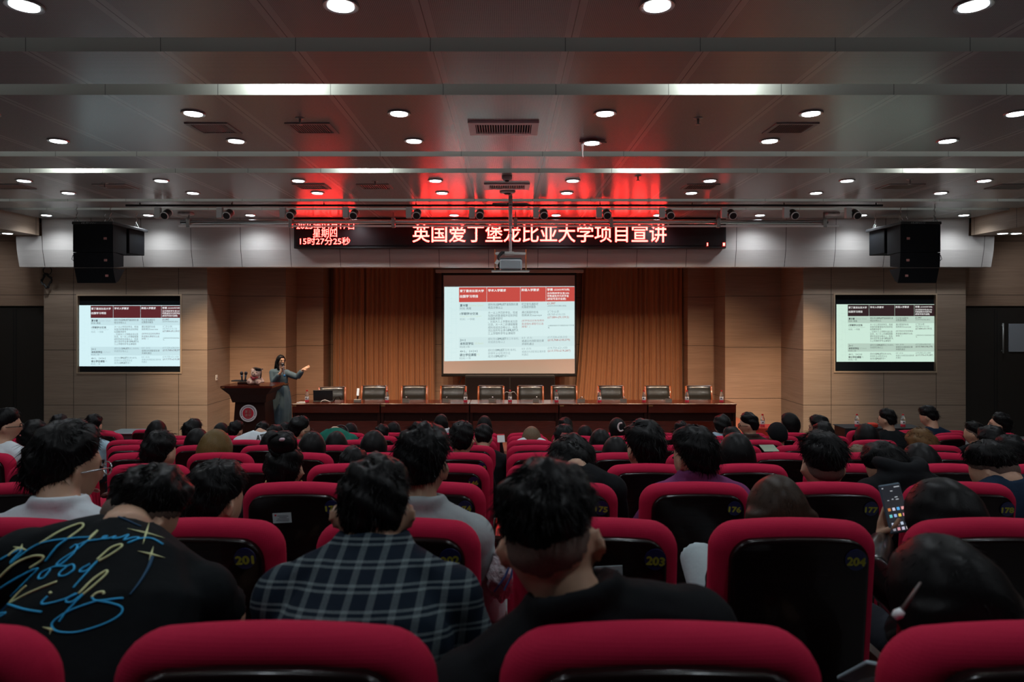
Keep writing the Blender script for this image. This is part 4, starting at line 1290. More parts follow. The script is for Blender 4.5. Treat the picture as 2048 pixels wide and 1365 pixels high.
def hair_limit(az, style):
    """lowest elevation (radians) of the hair for azimuth from the back (0) to the face (pi)"""
    a = np.abs(az)
    K = {'short': (-46, -32, 6, 32), 'fade': (-12, -4, 14, 36), 'bob': (-72, -66, -50, 34), 'long': (-80, -72, -52, 36),
         'bun': (-46, -34, 4, 42), 'curly': (-46, -34, -6, 30), 'cap': (-30, -20, 0, 26), 'cropped': (-32, -20, 6, 34)}.get(style, (-48, -34, -2, 32))
    return np.radians(np.interp(a, np.radians([0, 55, 84, 150]), K))
THICK = {'short': (.032, .011), 'fade': (.034, .006), 'bob': (.028, .036), 'long': (.024, .026), 'bun': (.018, .014), 'curly': (.04, .032), 'cap': (.02, .014), 'cropped': (.014, .008)}
def hair_surface(d, style, puff=1.0):
    """surface point of the hair for unit directions d (head space)"""
    base = shape_head(d)
    az = np.arctan2(d[:, 0], -d[:, 1])
    el = np.arcsin(np.clip(d[:, 2], -1, 1))
    lim = hair_limit(az, style)
    tt, ts = THICK[style]
    up = smooth01(-.3, .9, d[:, 2])
    th = (ts+(tt-ts)*up)*puff
    if style == 'fade':
        th = np.where(el < .2, th*smooth01(-.5, .25, el)+.002, th)
    k = smooth01(0, .13, el-lim)
    k2 = (.12+.88*smooth01(.02, .62, el-lim)) if style not in ('long', 'bob', 'cap', 'cropped') else 1.0
    n = d/np.array([.076, .097, .118]); n /= np.linalg.norm(n, axis=1)[:, None]
    if style in ('bob', 'long'):
        base[:, 1] = np.where((d[:, 1] < 0) & (d[:, 2] < 0), d[:, 1]*.097, base[:, 1])
        base[:, 0] = np.where(d[:, 2] < 0, d[:, 0]*.076*1.0, base[:, 0])
    return base+n*(th*k*k2-.012*(1-k))[:, None], k*k2
def strands(mb, n, style, puff, seed, ln, lift, R, c, s, wid=.0022, curl=0.0):
    r = np.random.default_rng(seed)
    d = r.normal(size=(n*3, 3)); d /= np.linalg.norm(d, axis=1)[:, None]
    az = np.arctan2(d[:, 0], -d[:, 1]); el = np.arcsin(d[:, 2])
    dl = el-hair_limit(az, style); ok = dl > .10
    d = d[ok][:n]; near = smooth01(.05, .75, dl[ok][:n])[:, None]
    p, k = hair_surface(d, style, puff)
    crown = np.array([.01, -.045, .13])
    nrm = d/np.array([.076, .097, .118]); nrm /= np.linalg.norm(nrm, axis=1)[:, None]
    t = p-crown; t -= nrm*(t*nrm).sum(1)[:, None]
    t /= np.linalg.norm(t, axis=1)[:, None]+1e-6
    t += r.normal(size=t.shape)*.35; t /= np.linalg.norm(t, axis=1)[:, None]
    if n >= 500: lift *= .55
    lf_scale = 1.0
    L = ln*r.uniform(.5, 1.2, len(d))[:, None]*(.25+.75*near)
    if style == 'fade': L = L*smooth01(-.1, .4, d[:, 2])[:, None]+.004
    lf = lift*r.uniform(.2, 1.3, len(d))[:, None]
    side = np.cross(t, nrm)
    Rn = np.array(R.to_3x3()); V = []; Fc = []
    segs = 4
    P_ = []
    for q in range(segs):
        u = q/(segs-1)
        P_.append(p-nrm*.005+t*(L*u)+nrm*(lf*L*(u*(1.15-.55*u)))+side*(curl*L*math.sin(u*3)*r.uniform(-1, 1, len(d))[:, None])-np.array([0, 0, 1])*(L*.2*u*u))
    m = len(d)
    for q in range(segs):
        wq = wid*(1-(q/(segs-1))**1.5)+.0002
        for a in (0, 2.094, 4.189):
            V.append(P_[q]+side*(wq*math.cos(a))+nrm*(wq*math.sin(a)))
    V = np.array(V).transpose(1, 0, 2).reshape(-1, 3)*s @ Rn.T+np.array(c)
    for i in range(m):
        o = i*segs*3
        for q in range(segs-1):
            for a in range(3):
                Fc.append((o+q*3+a, o+q*3+(a+1) % 3, o+(q+1)*3+(a+1) % 3, o+(q+1)*3+a))
    mb.add(V, Fc)
def hair_cap(mb, style, puff, R, c, s, seed, nu=48, nv=34, rough=.006):
    th = np.linspace(0, math.pi, nv+1)[1:-1]; ph = np.arange(nu)*2*math.pi/nu
    T_, H_ = np.meshgrid(th, ph, indexing='ij')
    d = np.stack([np.sin(T_)*np.cos(H_), np.sin(T_)*np.sin(H_), np.cos(T_)], -1).reshape(-1, 3)
    d = np.vstack([d, [[0, 0, 1], [0, 0, -1]]])
    v, k = hair_surface(d, style, puff)
    r = np.random.default_rng(seed); ph_ = r.uniform(0, 6.28, 6)
    nz = np.sin(d[:, 0]*9+ph_[0])*np.sin(d[:, 1]*8+ph_[1])+.7*np.sin(d[:, 2]*13+ph_[2]+d[:, 0]*5)+.5*np.sin(d[:, 0]*21+ph_[3])*np.sin(d[:, 1]*19+d[:, 2]*14+ph_[4])
    v += d*(nz*rough*k)[:, None]
    v = v*s @ np.array(R.to_3x3()).T+np.array(c)
    mb.add(v, grid_faces(nu, nv))

def hand_prims(mb, wrist, fwd, palm_n, side, s=1.0, curl=.5, spread=.12, thumb=None):
    """palm, four fingers of unequal length and a thumb leaving the palm's side"""
    wrist = Vector(wrist); f = Vector(fwd).normalized(); n = Vector(palm_n); n = (n-f*n.dot(f)).normalized()
    a = f.cross(n).normalized()*side          # towards the thumb
    k = wrist+f*.092*s
    mb.tube([wrist-f*.02*s, wrist+f*.02*s, wrist+f*.06*s, k], [(.026*s, .018*s), (.032*s, .017*s), (.042*s, .016*s), (.041*s, .013*s)], 12, up=n)
    for i, (off, ln) in enumerate(((.03, .072), (.010, .080), (-.011, .074), (-.030, .058))):
        b = k+a*off*s-f*.006*s
        ang = curl*(.55+.12*i); p = [b]; dirv = (f+a*(off*spread*8)).normalized()
        for q, l in enumerate((.44, .32, .26)):
            ang2 = ang*(q+.6)
            dd_ = (dirv*math.cos(ang2)+n*math.sin(ang2))
            p.append(p[-1]+dd_*ln*l*s)
        mb.tube(p, [.0092*s, .0088*s, .0078*s, .0062*s], 8)
    b = wrist+f*.028*s+a*.026*s
    t1 = b+(f*.55+a*.75+n*.15).normalized()*.038*s; t2 = t1+(f*.85+a*.35+n*.3*curl).normalized()*.03*s; t3 = t2+(f*.95+a*.05+n*.4*curl).normalized()*.024*s
    if thumb is not None:
        t3 = Vector(thumb); t1 = b+(t3-b)*.3+n*.022; t2 = b+(t3-b)*.68+n*.016
    mb.tube([b-f*.01*s, t1, t2, t3], [.014*s, .0115*s, .0098*s, .0075*s], 8)

TAKEN = set()
def seat_of(k, x):
    if abs(x) > 4.2 or k > 9: return x
    best = sorted(range(-14, 14), key=lambda i: abs((i+.5)*PITCH-x))
    for i in best[:3]:
        if (k, i) not in TAKEN:
            TAKEN.add((k, i)); return (i+.5)*PITCH
    return (best[0]+.5)*PITCH
def person(px, ytop, wpx, k, style='short', yaw=0, pitch=.1, roll=0, top='black', hair=None, label='', off=.24, d=None,
           vox=.02, puff=1.0, nstr=260, ln=.035, lift=.35, collar=False, sleeve=True, hood=False, glasses=False, ears=True, eyes=False,
           seat_x=None, length=.22, wide=1.0, scale=None, pelvis=None, sh_w=1.0, arms=None, hunch=.05, topmat=None, legs=True, earphone=False, raise_knee=None, shoulder_drop=0.0,
           hand_spec=None, hvox=.012, sh_rot=0.0, chest_back=0.0, neck=None, back_fall=.06, sh_tilt=0.0):
    y = d if d is not None else row_y(k)+off
    s = scale or min(1.28, max(.95, wpx*y/F/{'short': .205, 'fade': .205, 'bob': .225, 'long': .215, 'bun': .185, 'curly': .225, 'cap': .19, 'cropped': .185}[style]))
    th = THICK[style][0]*puff
    R = rot(yaw, pitch, roll)
    hz = Z(ytop, y)-(.118+th)*s*math.cos(pitch*.6)-(.02*s*abs(math.sin(pitch)))
    Hc = Vector((X(px, y), y, hz))
    if style in ('long', 'bob') : Hc.y += .0
    Rh = rot(yaw*.35, pitch*.75, roll*.6)
    nb = Hc-(Rh.to_3x3() @ Vector((0, .028, .126)))*s          # base of the neck
    if neck: nb = Vector(neck)
    zf = (row_top(k)-SEAT_H) if k else floor_z(y)
    sx = seat_x if seat_x is not None else seat_of(k, Hc.x)
    if pelvis is None: pelvis = (sx*.55+Hc.x*.45, row_y(k)+.24 if k <= 9 else y-.02, zf+.565)
    Pv = Vector(pelvis)
    base = Vector((Hc.x, y, zf))
    t = thing('person', label, 'person', base, 0, 'seated audience')
    O = -base
    hs, hf = HEAD
    def to(v): return v
    # ---- torso axis
    ax = nb-Pv
    lat = Vector((math.cos(sh_rot), -math.sin(sh_rot), sh_tilt))
    bk = Vector((0, -1, 0))
    sp = []
    for u in (0, .2, .45, .7, .88, 1.0):
        p = Pv+ax*u
        p = p+bk*(hunch*math.sin(math.pi*u)*1.0)+bk*(chest_back if .3 < u < .95 else 0)
        sp.append(p)
    shl = sp[4]
    def torso(mb, g):
        rr = [(.165+g, .125+g), (.155+g, .115+g), (.165*sh_w+g, .118+g), (.178*sh_w+g, .112+g), (.13*sh_w+g, .085+g), (.066+g*.6, .066+g*.6)]
        mb.tube([p+O for p in sp], rr, 18, up=tuple(bk))
        for q in (-1, 1):
            c = shl+lat*(q*.165*sh_w)+Vector((0, 0, -.035-shoulder_drop))
            mb.ell(c+O, (.072+g, .072+g, .068+g), nu=14, nv=10)
            mb.tube([sp[5]+lat*(q*.03)+Vector((0, 0, -.02))+O, shl+lat*(q*.1*sh_w)+Vector((0, 0, .0))+O, c+O], [.055+g*.7, .062+g, .06+g], 10)
    fwd = Vector((0, 1, 0))
    J = {}
    for q in (-1, 1):
        S_ = shl+lat*(q*.172*sh_w)+Vector((0, 0, -.045-shoulder_drop))
        E = S_+Vector((q*.06, .10, -.26)); Wr = E+Vector((-q*.12, .22, .0))
        if arms and q in arms:
            E = Vector(arms[q][0]); Wr = Vector(arms[q][1])
        J[q] = (S_, E, Wr)
    def arm(mb, g, upto=2, sides=(-1, 1), close=.0):
        for q in sides:
            S_, E, Wr = J[q]
            if upto == 1:
                e2 = S_+(E-S_)*.7
                mb.tube([S_+O, S_+(E-S_)*.35+O, e2+O], [.062+g, .058+g, .052+g*1.3], 12)
            else:
                mb.tube([S_+O, S_+(E-S_)*.4+O, E+O, E+(Wr-E)*.4+O, E+(Wr-E)*(1-close)+O], [.06+g, .055+g, .045+g, .042+g, .031+g*.9], 12)
    # ---- body
    mb = MB()
    v = hs*s @ np.array(R.to_3x3()).T+np.array(Hc+O)
    mb.add(v, hf)
    if ears:
        for q in (-1, 1):
            er = R @ Matrix.Rotation(q*.75, 4, 'Z')
            c = Hc+(R.to_3x3() @ Vector((q*.085, -.010, -.004)))*s+O
            mb.ell(c, (.0085*s, .020*s, .031*s), er, 12, 10)
            mb.ell(Hc+(R.to_3x3() @ Vector((q*.074, .004, -.012)))*s+O, (.010*s, .012*s, .018*s), er, 8, 6)
    m1 = (nb+Hc)*.5
    mb.tube([nb-Vector((0, 0, .04))+O, nb+O, m1+(R.to_3x3() @ Vector((0, -.012, -.01)))+O, Hc+(R.to_3x3() @ Vector((0, -.02, -.02)))*s+O], [.075, .064, .056*s, .052*s], 14)
    torso(mb, -.012)
    arm(mb, -.010)
    for q in (-1, 1):
        S_, E, Wr = J[q]
        sp_h = (hand_spec or {}).get(q)
        f_ = (Wr-E).normalized()
        if sp_h: hand_prims(mb, Wr+O, sp_h[0], sp_h[1], sp_h[2], 1.0, sp_h[3], thumb=(Vector(sp_h[4])+O) if len(sp_h) > 4 else None)
        else: hand_prims(mb, Wr+O, f_, (0, 0, -1), -q if True else q, 1.0, .5)
    hip = [Pv+Vector((q*.09, .02, -.03)) for q in (-1, 1)]
    legj = []
    for q, h in zip((-1, 1), hip):
        kn = h+Vector((q*.05, .40, .015)); an = Vector((kn.x, kn.y+.02, zf+.10-.03*0)); 
        if raise_knee and q in raise_knee: kn = Vector(raise_knee[q]); an = kn+Vector((.18, .05, -.38))
        an.z = max(an.z, zf+.09-.054*0)
        legj.append((h, kn, an))
    def legs_(mb, g):
        for h, kn, an in legj:
            mb.tube([h+O, h+(kn-h)*.5+O, kn+O], [.085+g, .075+g, .06+g], 12)
            mb.tube([kn+O, kn+(an-kn)*.35+O, an+O], [.058+g, .056+g, .038+g], 12)
    legs_(mb, -.012)
    for h, kn, an in legj:
        mb.tube([an+O, an+Vector((0, .03, -.05))+O, an+Vector((0, .14, -.065))+O], [.036, .038, .026], 10)
    link('body', remesh(mb, (vox if vox > .014 else .009) if not hand_spec else hvox, 'body', 2), m_skin, t, smooth=True, fix=False)
    # ---- clothes
    tm = topmat or C(top)
    mb = MB(); torso(mb, .012)
    arm(mb, .010, 2 if sleeve else 1, close=.06)
    if collar:
        a0 = nb+(Hc-nb)*.06
        ring = [a0+lat*(.075*math.cos(u))+Vector((0, .07*math.sin(u), .012*math.sin(-u)+.012)) for u in np.linspace(0, 2*math.pi, 17)]
        mb.tube([p+O for p in ring], [(.016, .028)]*17, 8, up=(0, 0, 1))
    if hood:
        a0 = nb+Vector((0, -.025, .03))
        pts = [a0+lat*(.092*math.cos(u))+Vector((0, .05-.09*math.sin(u), .02-.03*math.sin(u)**2)) for u in np.linspace(-.3, math.pi+.3, 13)]
        mb.tube([p+O for p in pts], [(.03+.018*math.sin(max(0, min(math.pi, u)))) for u in np.linspace(-.3, math.pi+.3, 13)], 10)
    if hood: mb.ell(nb+Vector((0, -.085, -.045))+O, (.125, .05, .085), nu=16, nv=10)
    sh = link('hoodie' if hood else 'shirt', remesh(mb, vox*.8, 'shirt', 2), tm, t, smooth=True, fix=False)
    if legs:
        mb = MB(); legs_(mb, .004); mb.ell(Pv+Vector((0, .03, -.02))+O, (.175, .14, .11))
        link('trousers', remesh(mb, .022, 'trousers', 2), C('greytrouser') if raise_knee else C('trouser'), t, smooth=True, fix=False)
    # ---- hair
    hm = hair or m_hair
    if style in ('long', 'bob') and wide == 1.0: wide = 1.08
    if vox == .016 and nstr: nstr = int(nstr*1.5)
    seed = int(px*7+ytop)
    mb = MB()
    c = Hc+O
    if style == 'cap':
        hair_cap(mb, 'cap', puff*.6, R, c, s, seed, rough=.001)
        link('hair', mb.mesh('hair'), hm, t, smooth=True)
        mb = MB(); hair_cap(mb, 'cap', puff*1.5, R, c, s*1.02, seed+1, rough=.0)
        pk = R.to_3x3() @ Vector((0, .13, .045))*s
        mb.ell(c+pk, (.075*s, .075*s, .012*s), R)
        link('baseball_cap', mb.mesh('baseball_cap'), C('black'), t, smooth=True)
    else:
        n2 = (64, 44) if vox <= .014 else (36, 26)
        hair_cap(mb, style, puff, R, c, s, seed, *n2, rough=.006 if style not in ('long', 'bob') else .0015)
        if style in ('long', 'bob'):
            # falling hair: follows the head then hangs straight down
            Rz = rot(yaw, pitch*.4, roll*.4).to_3x3()
            L_ = length
            pts = [c+Rz @ Vector((0, -.028, .03))*s, c+Rz @ Vector((0, -.034, -.05))*s, c+Rz @ Vector((0, -.045, -.11))*s]
            rr = [(.098*s*wide, .082*s), (.106*s*wide, .078*s), (.102*s*wide, .066*s)]
            for q in range(1, 4):
                u = q/3
                pts.append(c+Rz @ Vector((0, -.05, -.11))*s+Vector((0, -back_fall*u*(1 if style == 'long' else .2), -L_*u)))
                rr.append(((.102-.03*u*(style == 'long') )*s*wide*(1+.12*u*(style == 'long')), (.066-.025*u)*s))
            mb2 = MB(); mb2.tube(pts, rr, 26, up=tuple(Rz @ Vector((0, -1, 0))))
            # keep the face free: only the part behind the ears
            v = mb2.v[0]; 
            fw = (Rz @ Vector((0, 1, 0))); ctr = np.array(c)
            dep = (v-ctr) @ np.array(fw)
            v -= np.outer(np.maximum(dep-.005, 0)*.85, np.array(fw))
            mb.add(v, mb2.f)
            rm = remesh(mb, max(.009, vox*.7), 'hair_mass', 5)
            hv = np.zeros(len(rm.vertices)*3); rm.vertices.foreach_get('co', hv)
            mb = MB(); mb.add(hv.reshape(-1, 3), [tuple(p.vertices) for p in rm.polygons]); bpy.data.meshes.remove(rm)
        if style == 'fade': strands(mb, nstr, 'cropped', .42, seed+9, .007*s, .5, R, c, s, .0011)
        if style == 'bun':
            cb = c+(R.to_3x3() @ Vector((0, -.06, .135)))*s
            rb = np.random.default_rng(seed)
            mb.ell(cb, (.062*s, .05*s, .055*s), R, 16, 12)
            for q in range(14):
                a = q*.9; pp = [cb+R.to_3x3() @ Vector((.05*math.cos(a+u), .03*math.sin(a*1.3)+.01*u, .05*math.sin(a+u)))*s for u in np.linspace(0, 2.2, 6)]
                mb.tube(pp, [.006, .012, .014, .014, .01, .003], 6)
        if style in ('long', 'bob'): nstr = int(nstr*.6); lift = .02; ln = .022
        if nstr: strands(mb, nstr, style, puff, seed, ln*s, lift, R, c, s, .0020 if vox > .017 else .0013, curl=.5 if style == 'curly' else .08)
        if style in ('long',) and nstr:
            rr_ = np.random.default_rng(seed)
            for q in range(int(nstr*.9)):
                a = rr_.uniform(.15, math.pi-.15); p0 = c+rot(yaw, pitch*.4, roll).to_3x3() @ Vector((.105*math.cos(a)*wide, -.03-.075*math.sin(a), -.06-rr_.uniform(0, .08)))*s
                p1 = p0+Vector((.012*rr_.normal(), -.01+.008*rr_.normal(), -length*rr_.uniform(.5, 1.15)))
                pm = (p0+p1)*.5+Vector((.006*rr_.normal(), -.012, 0))
                mb.tube([p0, pm, p1], [.0035, .003, .0006], 4, cap=False)
        link('hair', mb.mesh('hair'), hm, t, smooth=True, fix=True)
    if style == 'fade':
        # closely cropped sides and nape
        mb = MB(); hair_cap(mb, 'cropped', .42, R, c, s, seed+5, 40, 30, rough=.0)
        link('cropped_sides', mb.mesh('cropped_sides'), m_fade, t, smooth=True)
    if glasses:
        mb = MB()
        for q in (-1, 1):
            rg = [c+R.to_3x3() @ (Vector((q*.033+.025*math.cos(u), .104, .008+.02*math.sin(u))))*s for u in np.linspace(0, 2*math.pi, 15)]
            mb.tube(rg, .0022*s, 5)
            mb.tube([c+R.to_3x3() @ Vector((q*.058, .1, .012))*s, c+R.to_3x3() @ Vector((q*.078, .05, .012))*s, c+R.to_3x3() @ Vector((q*.084, -.01, .008))*s], .0026*s, 5)
        mb.tube([c+R.to_3x3() @ Vector((-.01, .11, .012))*s, c+R.to_3x3() @ Vector((.01, .11, .012))*s], .002*s, 5)
        link('glasses', mb.mesh('glasses'), m_black if glasses == 1 else m_chrome, t, smooth=True)
    if eyes:
        for q in (-1, 1):
            MB().ell(c+R.to_3x3() @ Vector((q*.031, .083, .011))*s, (.014*s, .008*s, .0065*s), R, 10, 8).build('eye', m_eye, t, smooth=True)
            MB().tube([c+R.to_3x3() @ Vector((q*.015, .094, .029))*s, c+R.to_3x3() @ Vector((q*.032, .092, .034))*s, c+R.to_3x3() @ Vector((q*.05, .08, .028))*s], .003*s, 5).build('eyebrow', m_hair, t, smooth=True)
        MB().ell(c+R.to_3x3() @ Vector((0, .094, -.064))*s, (.021*s, .006*s, .006*s), R, 12, 8).build('mouth', mat('lips', (.35, .1, .09), .5), t, smooth=True)
    if earphone:
        MB().ell(c+R.to_3x3() @ Vector((-.088, .0, -.02))*s, (.01*s, .01*s, .018*s), R, 8, 6).build('earphone', mat('white_plastic', (.7, .7, .7), .4), t, smooth=True)
    return t, Hc, R, s, sh
HEAD = head_shape()

# ------------------------------------------------------------------ the audience
# px of the head's middle, px of the hair's top, head width in px, seat row
def who(px, yt, w, k, label, **kw):
    return person(px, yt, w, k, label='person '+label, **kw)
R_ = math.radians
# --- far rows
who(118, 828, 35, 9, 'with short black hair, before the left wall panel beneath the left screen', nstr=160)
who(442, 845, 28, 9, 'whose black hair has one thin upright wisp, left of the lectern', nstr=120, style='bob', length=.06)
who(525, 843, 27, 9, 'with dark hair, head just below the lectern emblem', nstr=100)
who(569, 845, 22, 9, 'with dark hair at the right foot of the lectern', nstr=100)
who(701, 845, 27, 9, 'with long dark hair before the second table section', style='long', nstr=90)
who(882, 828, 30, 9, 'with long black hair and pale collar before the table', style='long', top='white', nstr=120, hood=True)
who(969, 831, 31, 9, 'with long dark hair, right of the pale-collared one before the table', style='long', nstr=120, top='charcoal')
who(1130, 835, 34, 9, 'with dark hair before the fourth table section', nstr=120)
who(1579, 825, 36, 9, 'with long black bob looking left, before the right return wall', style='bob', yaw=R_(-55), nstr=160, length=.08, glasses=2, eyes=True)
who(1637, 829, 40, 9, 'with full black hair and pale earphones, looking left', style='curly', yaw=R_(-50), nstr=160, earphone=True, eyes=True)
who(1858, 810, 35, 9, 'in navy jumper with head bowed left, before the right screen wall', top='navy', style='short', yaw=R_(-35), pitch=.4, nstr=160)
who(1999, 825, 46, 9, 'with dark hair looking up left, at the dark right doorway', yaw=R_(-50), pitch=-.15, top='charcoal', nstr=160, eyes=True, d=9.2)
who(313, 840, 40, 8, 'with long black hair before the left wall, beside the grey desk', style='long', nstr=160, length=.3)
who(385, 838, 42, 8, 'with full short black hair and bare nape left of the lectern', nstr=200)
who(471, 841, 32, 8, 'with short dark hair, left below the lectern', nstr=140, yaw=.3, pitch=.3, top='darkgreen')
who(764, 848, 30, 8, 'with dark hair before the seam of the first two table sections', nstr=120)
who(787, 843, 28, 9, 'with long dark hair and a white clip on top', style='long', nstr=120)
who(836, 843, 36, 8, 'with messy dark hair behind the grey-shirted man', style='curly', nstr=140)
who(1170, 850, 29, 8, 'with long dark hair before the fourth table section, lower one', style='long', nstr=120)
t, hc, R, s, sh = who(1235, 835, 33, 8, 'with black hair held by a white claw clip, pale collar', style='bob', length=.02, top='white', nstr=120, yaw=-.3, collar=True)
mb = MB(); c = hc-t.location
for q in range(7):
    a = 1.2+q*.62; mb.tube([c+Vector((.02+.035*math.cos(a), -.128, .045+.05*math.sin(a))), c+Vector((.02+.035*math.cos(a+.62), -.128, .045+.05*math.sin(a+.62)))], .010, 6)
link('hair_clip', mb.mesh('hair_clip'), mat('white_plastic', (.7, .7, .7), .4), t)
who(187, 828, 38, 8, 'with short black hair and pale collar under the left wall screen', top='blue', collar=True, nstr=200)
who(1362, 842, 30, 8, 'with dark hair half hidden behind the purple-shirted man', nstr=120)
who(1948, 842, 38, 8, 'with short hair looking left in the turned right seats', yaw=R_(-35), style='fade', nstr=120, d=7.9)
who(1774, 817, 34, 8, 'in black jacket looking left between two bottles', yaw=R_(-40), style='short', nstr=180, eyes=True, d=8.2)
who(1444, 829, 38, 8, 'with curly black hair and pale blue hood at the table end', style='curly', top='blue', hood=True, nstr=200)
who(1555, 847, 36, 8, 'wearing a black baseball cap before the right recess wall', style='cap', nstr=0, d=7.8)
# --- row seven
who(600, 831, 44, 7, 'with full black hair and glasses looking right, under the presenter', yaw=R_(45), glasses=1, nstr=220, eyes=True)
who(66, 840, 50, 7, 'with wide dark hair before the dark left doorway', nstr=200, puff=1.2, style='curly')
who(1063, 852, 38, 7, 'with two-tone black and blonde hair in a white top', nstr=140, hair=m_hair_streak, neck=P(1063, 880, 7.1), top='white', style='bob', length=.0, pitch=.5)
who(1497, 825, 34, 7, 'with short black hair and dark glasses looking left, brown jacket', yaw=R_(-65), glasses=1, top='brown', nstr=160, eyes=True, collar=True)
who(1734, 847, 46, 7, 'with smooth black hair in front of the black-jacketed one', nstr=160, style='bob', length=.05)
t, hc, R, s, sh = who(680, 854, 24, 7, 'in green top bending forward with a dark headband', top='green', pitch=.9, nstr=80, hunch=.14, off=.45, style='cropped', neck=P(668, 862, 7.2))
c = hc-t.location
MB().tube([c+R.to_3x3() @ Vector((.088*math.cos(u), -.05*math.sin(u)-.02, .03+.09*math.sin(u))) for u in np.linspace(0, math.pi, 12)], .008, 6).build('headband', m_black, t, smooth=True)
t, hc, R, s, shATT = who(546, 848, 34, 7, 'in white shirt with bold dark lettering across the back, leaning right', top='white', pitch=.5, roll=.3, nstr=150, seat_x=-2.95, hunch=.1, neck=P(519, 867, 7.12))
att = t
# --- row six
who(394, 856, 43, 6, 'with smooth dark bob behind the one left of the lectern', style='bob', length=.03, nstr=160)
who(544, 860, 45, 6, 'with smooth black hair behind the white lettered shirt', style='bob', length=.02, nstr=160)
who(672, 862, 46, 6, 'with smooth black bob and small white tie behind the green top', style='bob', length=.04, nstr=160)
who(1128, 848, 48, 6, 'with black hair behind the big dark jacketed one', nstr=160)
who(1201, 857, 38, 6, 'with dark bob before the fourth table section, nearer one', style='bob', length=.03, nstr=160)
who(1464, 853, 38, 6, 'with black hair half hidden behind the dark bob, under the table end', nstr=140)
who(1984, 850, 58, 6, 'with full dark hair behind the navy shirted man', nstr=200, style='curly')
who(1647, 843, 44, 6, 'in black jacket with dark hair leaning right', nstr=160, pitch=.3, off=.35, seat_x=4.0)
t, hc, R, s, shNF = who(967, 847, 38, 6, 'in black jacket with a small white mark, leaning into the centre gap', nstr=160, pitch=.5, seat_x=-.15, hunch=.12)
nf = t
who(1842, 855, 60, 6, 'with ginger brown permed hair', hair=m_hair_ginger, style='curly', nstr=320, pitch=.2)
# --- row five
who(430, 858, 68, 5, 'with brown bob tinted green', hair=m_hair_green, style='bob', length=.02, nstr=260, puff=1.0)
t, hc, R, s, sh = who(624, 862, 47, 5, 'with black bob and small pale ear clip', style='bob', length=.04, nstr=200, earphone=True)
who(747, 860, 54, 5, 'with wide black bob, left of the grey collared shirt', style='bob', length=.06, nstr=220)
who(924, 841, 58, 5, 'in black jacket with full black hair, before the number 118 seat', nstr=320, top='black', yaw=.15, collar=True)
who(1231, 872, 40, 5, 'with smooth black hair low behind the seats, before the white clip', style='bob', length=.02, nstr=160)
who(12, 815, 54, 5, 'in white T-shirt and glasses looking right at the left edge', top='white', yaw=R_(50), glasses=1, nstr=220, eyes=True, sleeve=False)
who(1718, 890, 42, 5, 'with brown streaked hair left of the hooded jacket', hair=m_hair_streak, nstr=260, style='curly', pitch=.3)
# --- row four
who(320, 860, 71, 4, 'with short black hair and bare nape, behind the left front seats', nstr=420, style='short', yaw=.25, ln=.03)
who(706, 893, 52, 4, 'with dark hair sunk low behind the plaid shirt', nstr=260)
who(1288, 838, 86, 4, 'with tousled black hair and a white face mask strap', nstr=600, style='short', puff=1.3, yaw=-.3, top='black', ln=.035, collar=True)
who(1473, 864, 73, 4, 'with thick black bob before the table end', style='bob', length=.05, nstr=400, puff=1.0)
who(1842, 885, 77, 4, 'with smooth dark hair behind the phone holder', nstr=360, style='bob', length=.05)
who(2022, 868, 50, 4, 'with dark hair at the right edge behind the navy shirt', nstr=260)
# --- row three
t, hc, R, s, sh = who(570, 884, 78, 3, 'with black hair pinned up in a bun with pale clips', style='bun', nstr=420, puff=1.3, ln=.03, lift=.15, top='black', d=3.25)
c = hc-t.location
for q in (-1, 1):
    MB().lathe([(.004, -.012), (.011, 0), (.004, .012)], c+R.to_3x3() @ Vector((q*.082, -.01, -.05))*s, 8).build('earring', m_brass, t, smooth=True)
MB().box(c+Vector((.012, -.125, .168)), c+Vector((.034, -.10, .181)), bev=.004).build('hair_clip', mat('pale_pink_clip', (.55, .4, .45), .4), t)
who(1388, 848, 97, 3, 'in purple top with black hair, head turned left', top='purple', style='short', nstr=900, yaw=R_(-28), ln=.035, puff=1.2, vox=.016, seat_x=1.12, neck=P(1392, 958, 3.2), collar=True,
    arms={-1: ((X(1266, 3.2), 3.2, Z(1080, 3.2)), (X(1290, 3.45), 3.5, Z(1130, 3.5)))}, eyes=True)
who(1645, 862, 98, 3, 'with short faded black hair and large ears, bare nape', style='fade', nstr=900, puff=1.15, ln=.035, lift=.6, vox=.016, yaw=.05)
who(1990, 878, 92, 3, 'in navy T-shirt with faded hair, bowed at the right edge', top='navy', style='fade', nstr=700, pitch=.55, yaw=R_(-35), vox=.016, sleeve=False, off=.3, puff=1.1, neck=P(2018, 962, 3.22))
who(1777, 882, 84, 3, 'in black hooded jacket bowing left, under the right screen', hood=True, nstr=600, pitch=.6, yaw=R_(-35), vox=.016, off=.42, hunch=.08, style='short', puff=1.1, neck=P(1802, 948, 3.28))
who(1140, 866, 100, 3, 'in bulky black jacket with dark wavy hair, right of centre gap', nstr=800, puff=1.1, style='curly', pitch=.45, roll=.15, vox=.016, off=.32, hunch=.10, neck=P(1150, 938, 3.2), seat_x=.29)
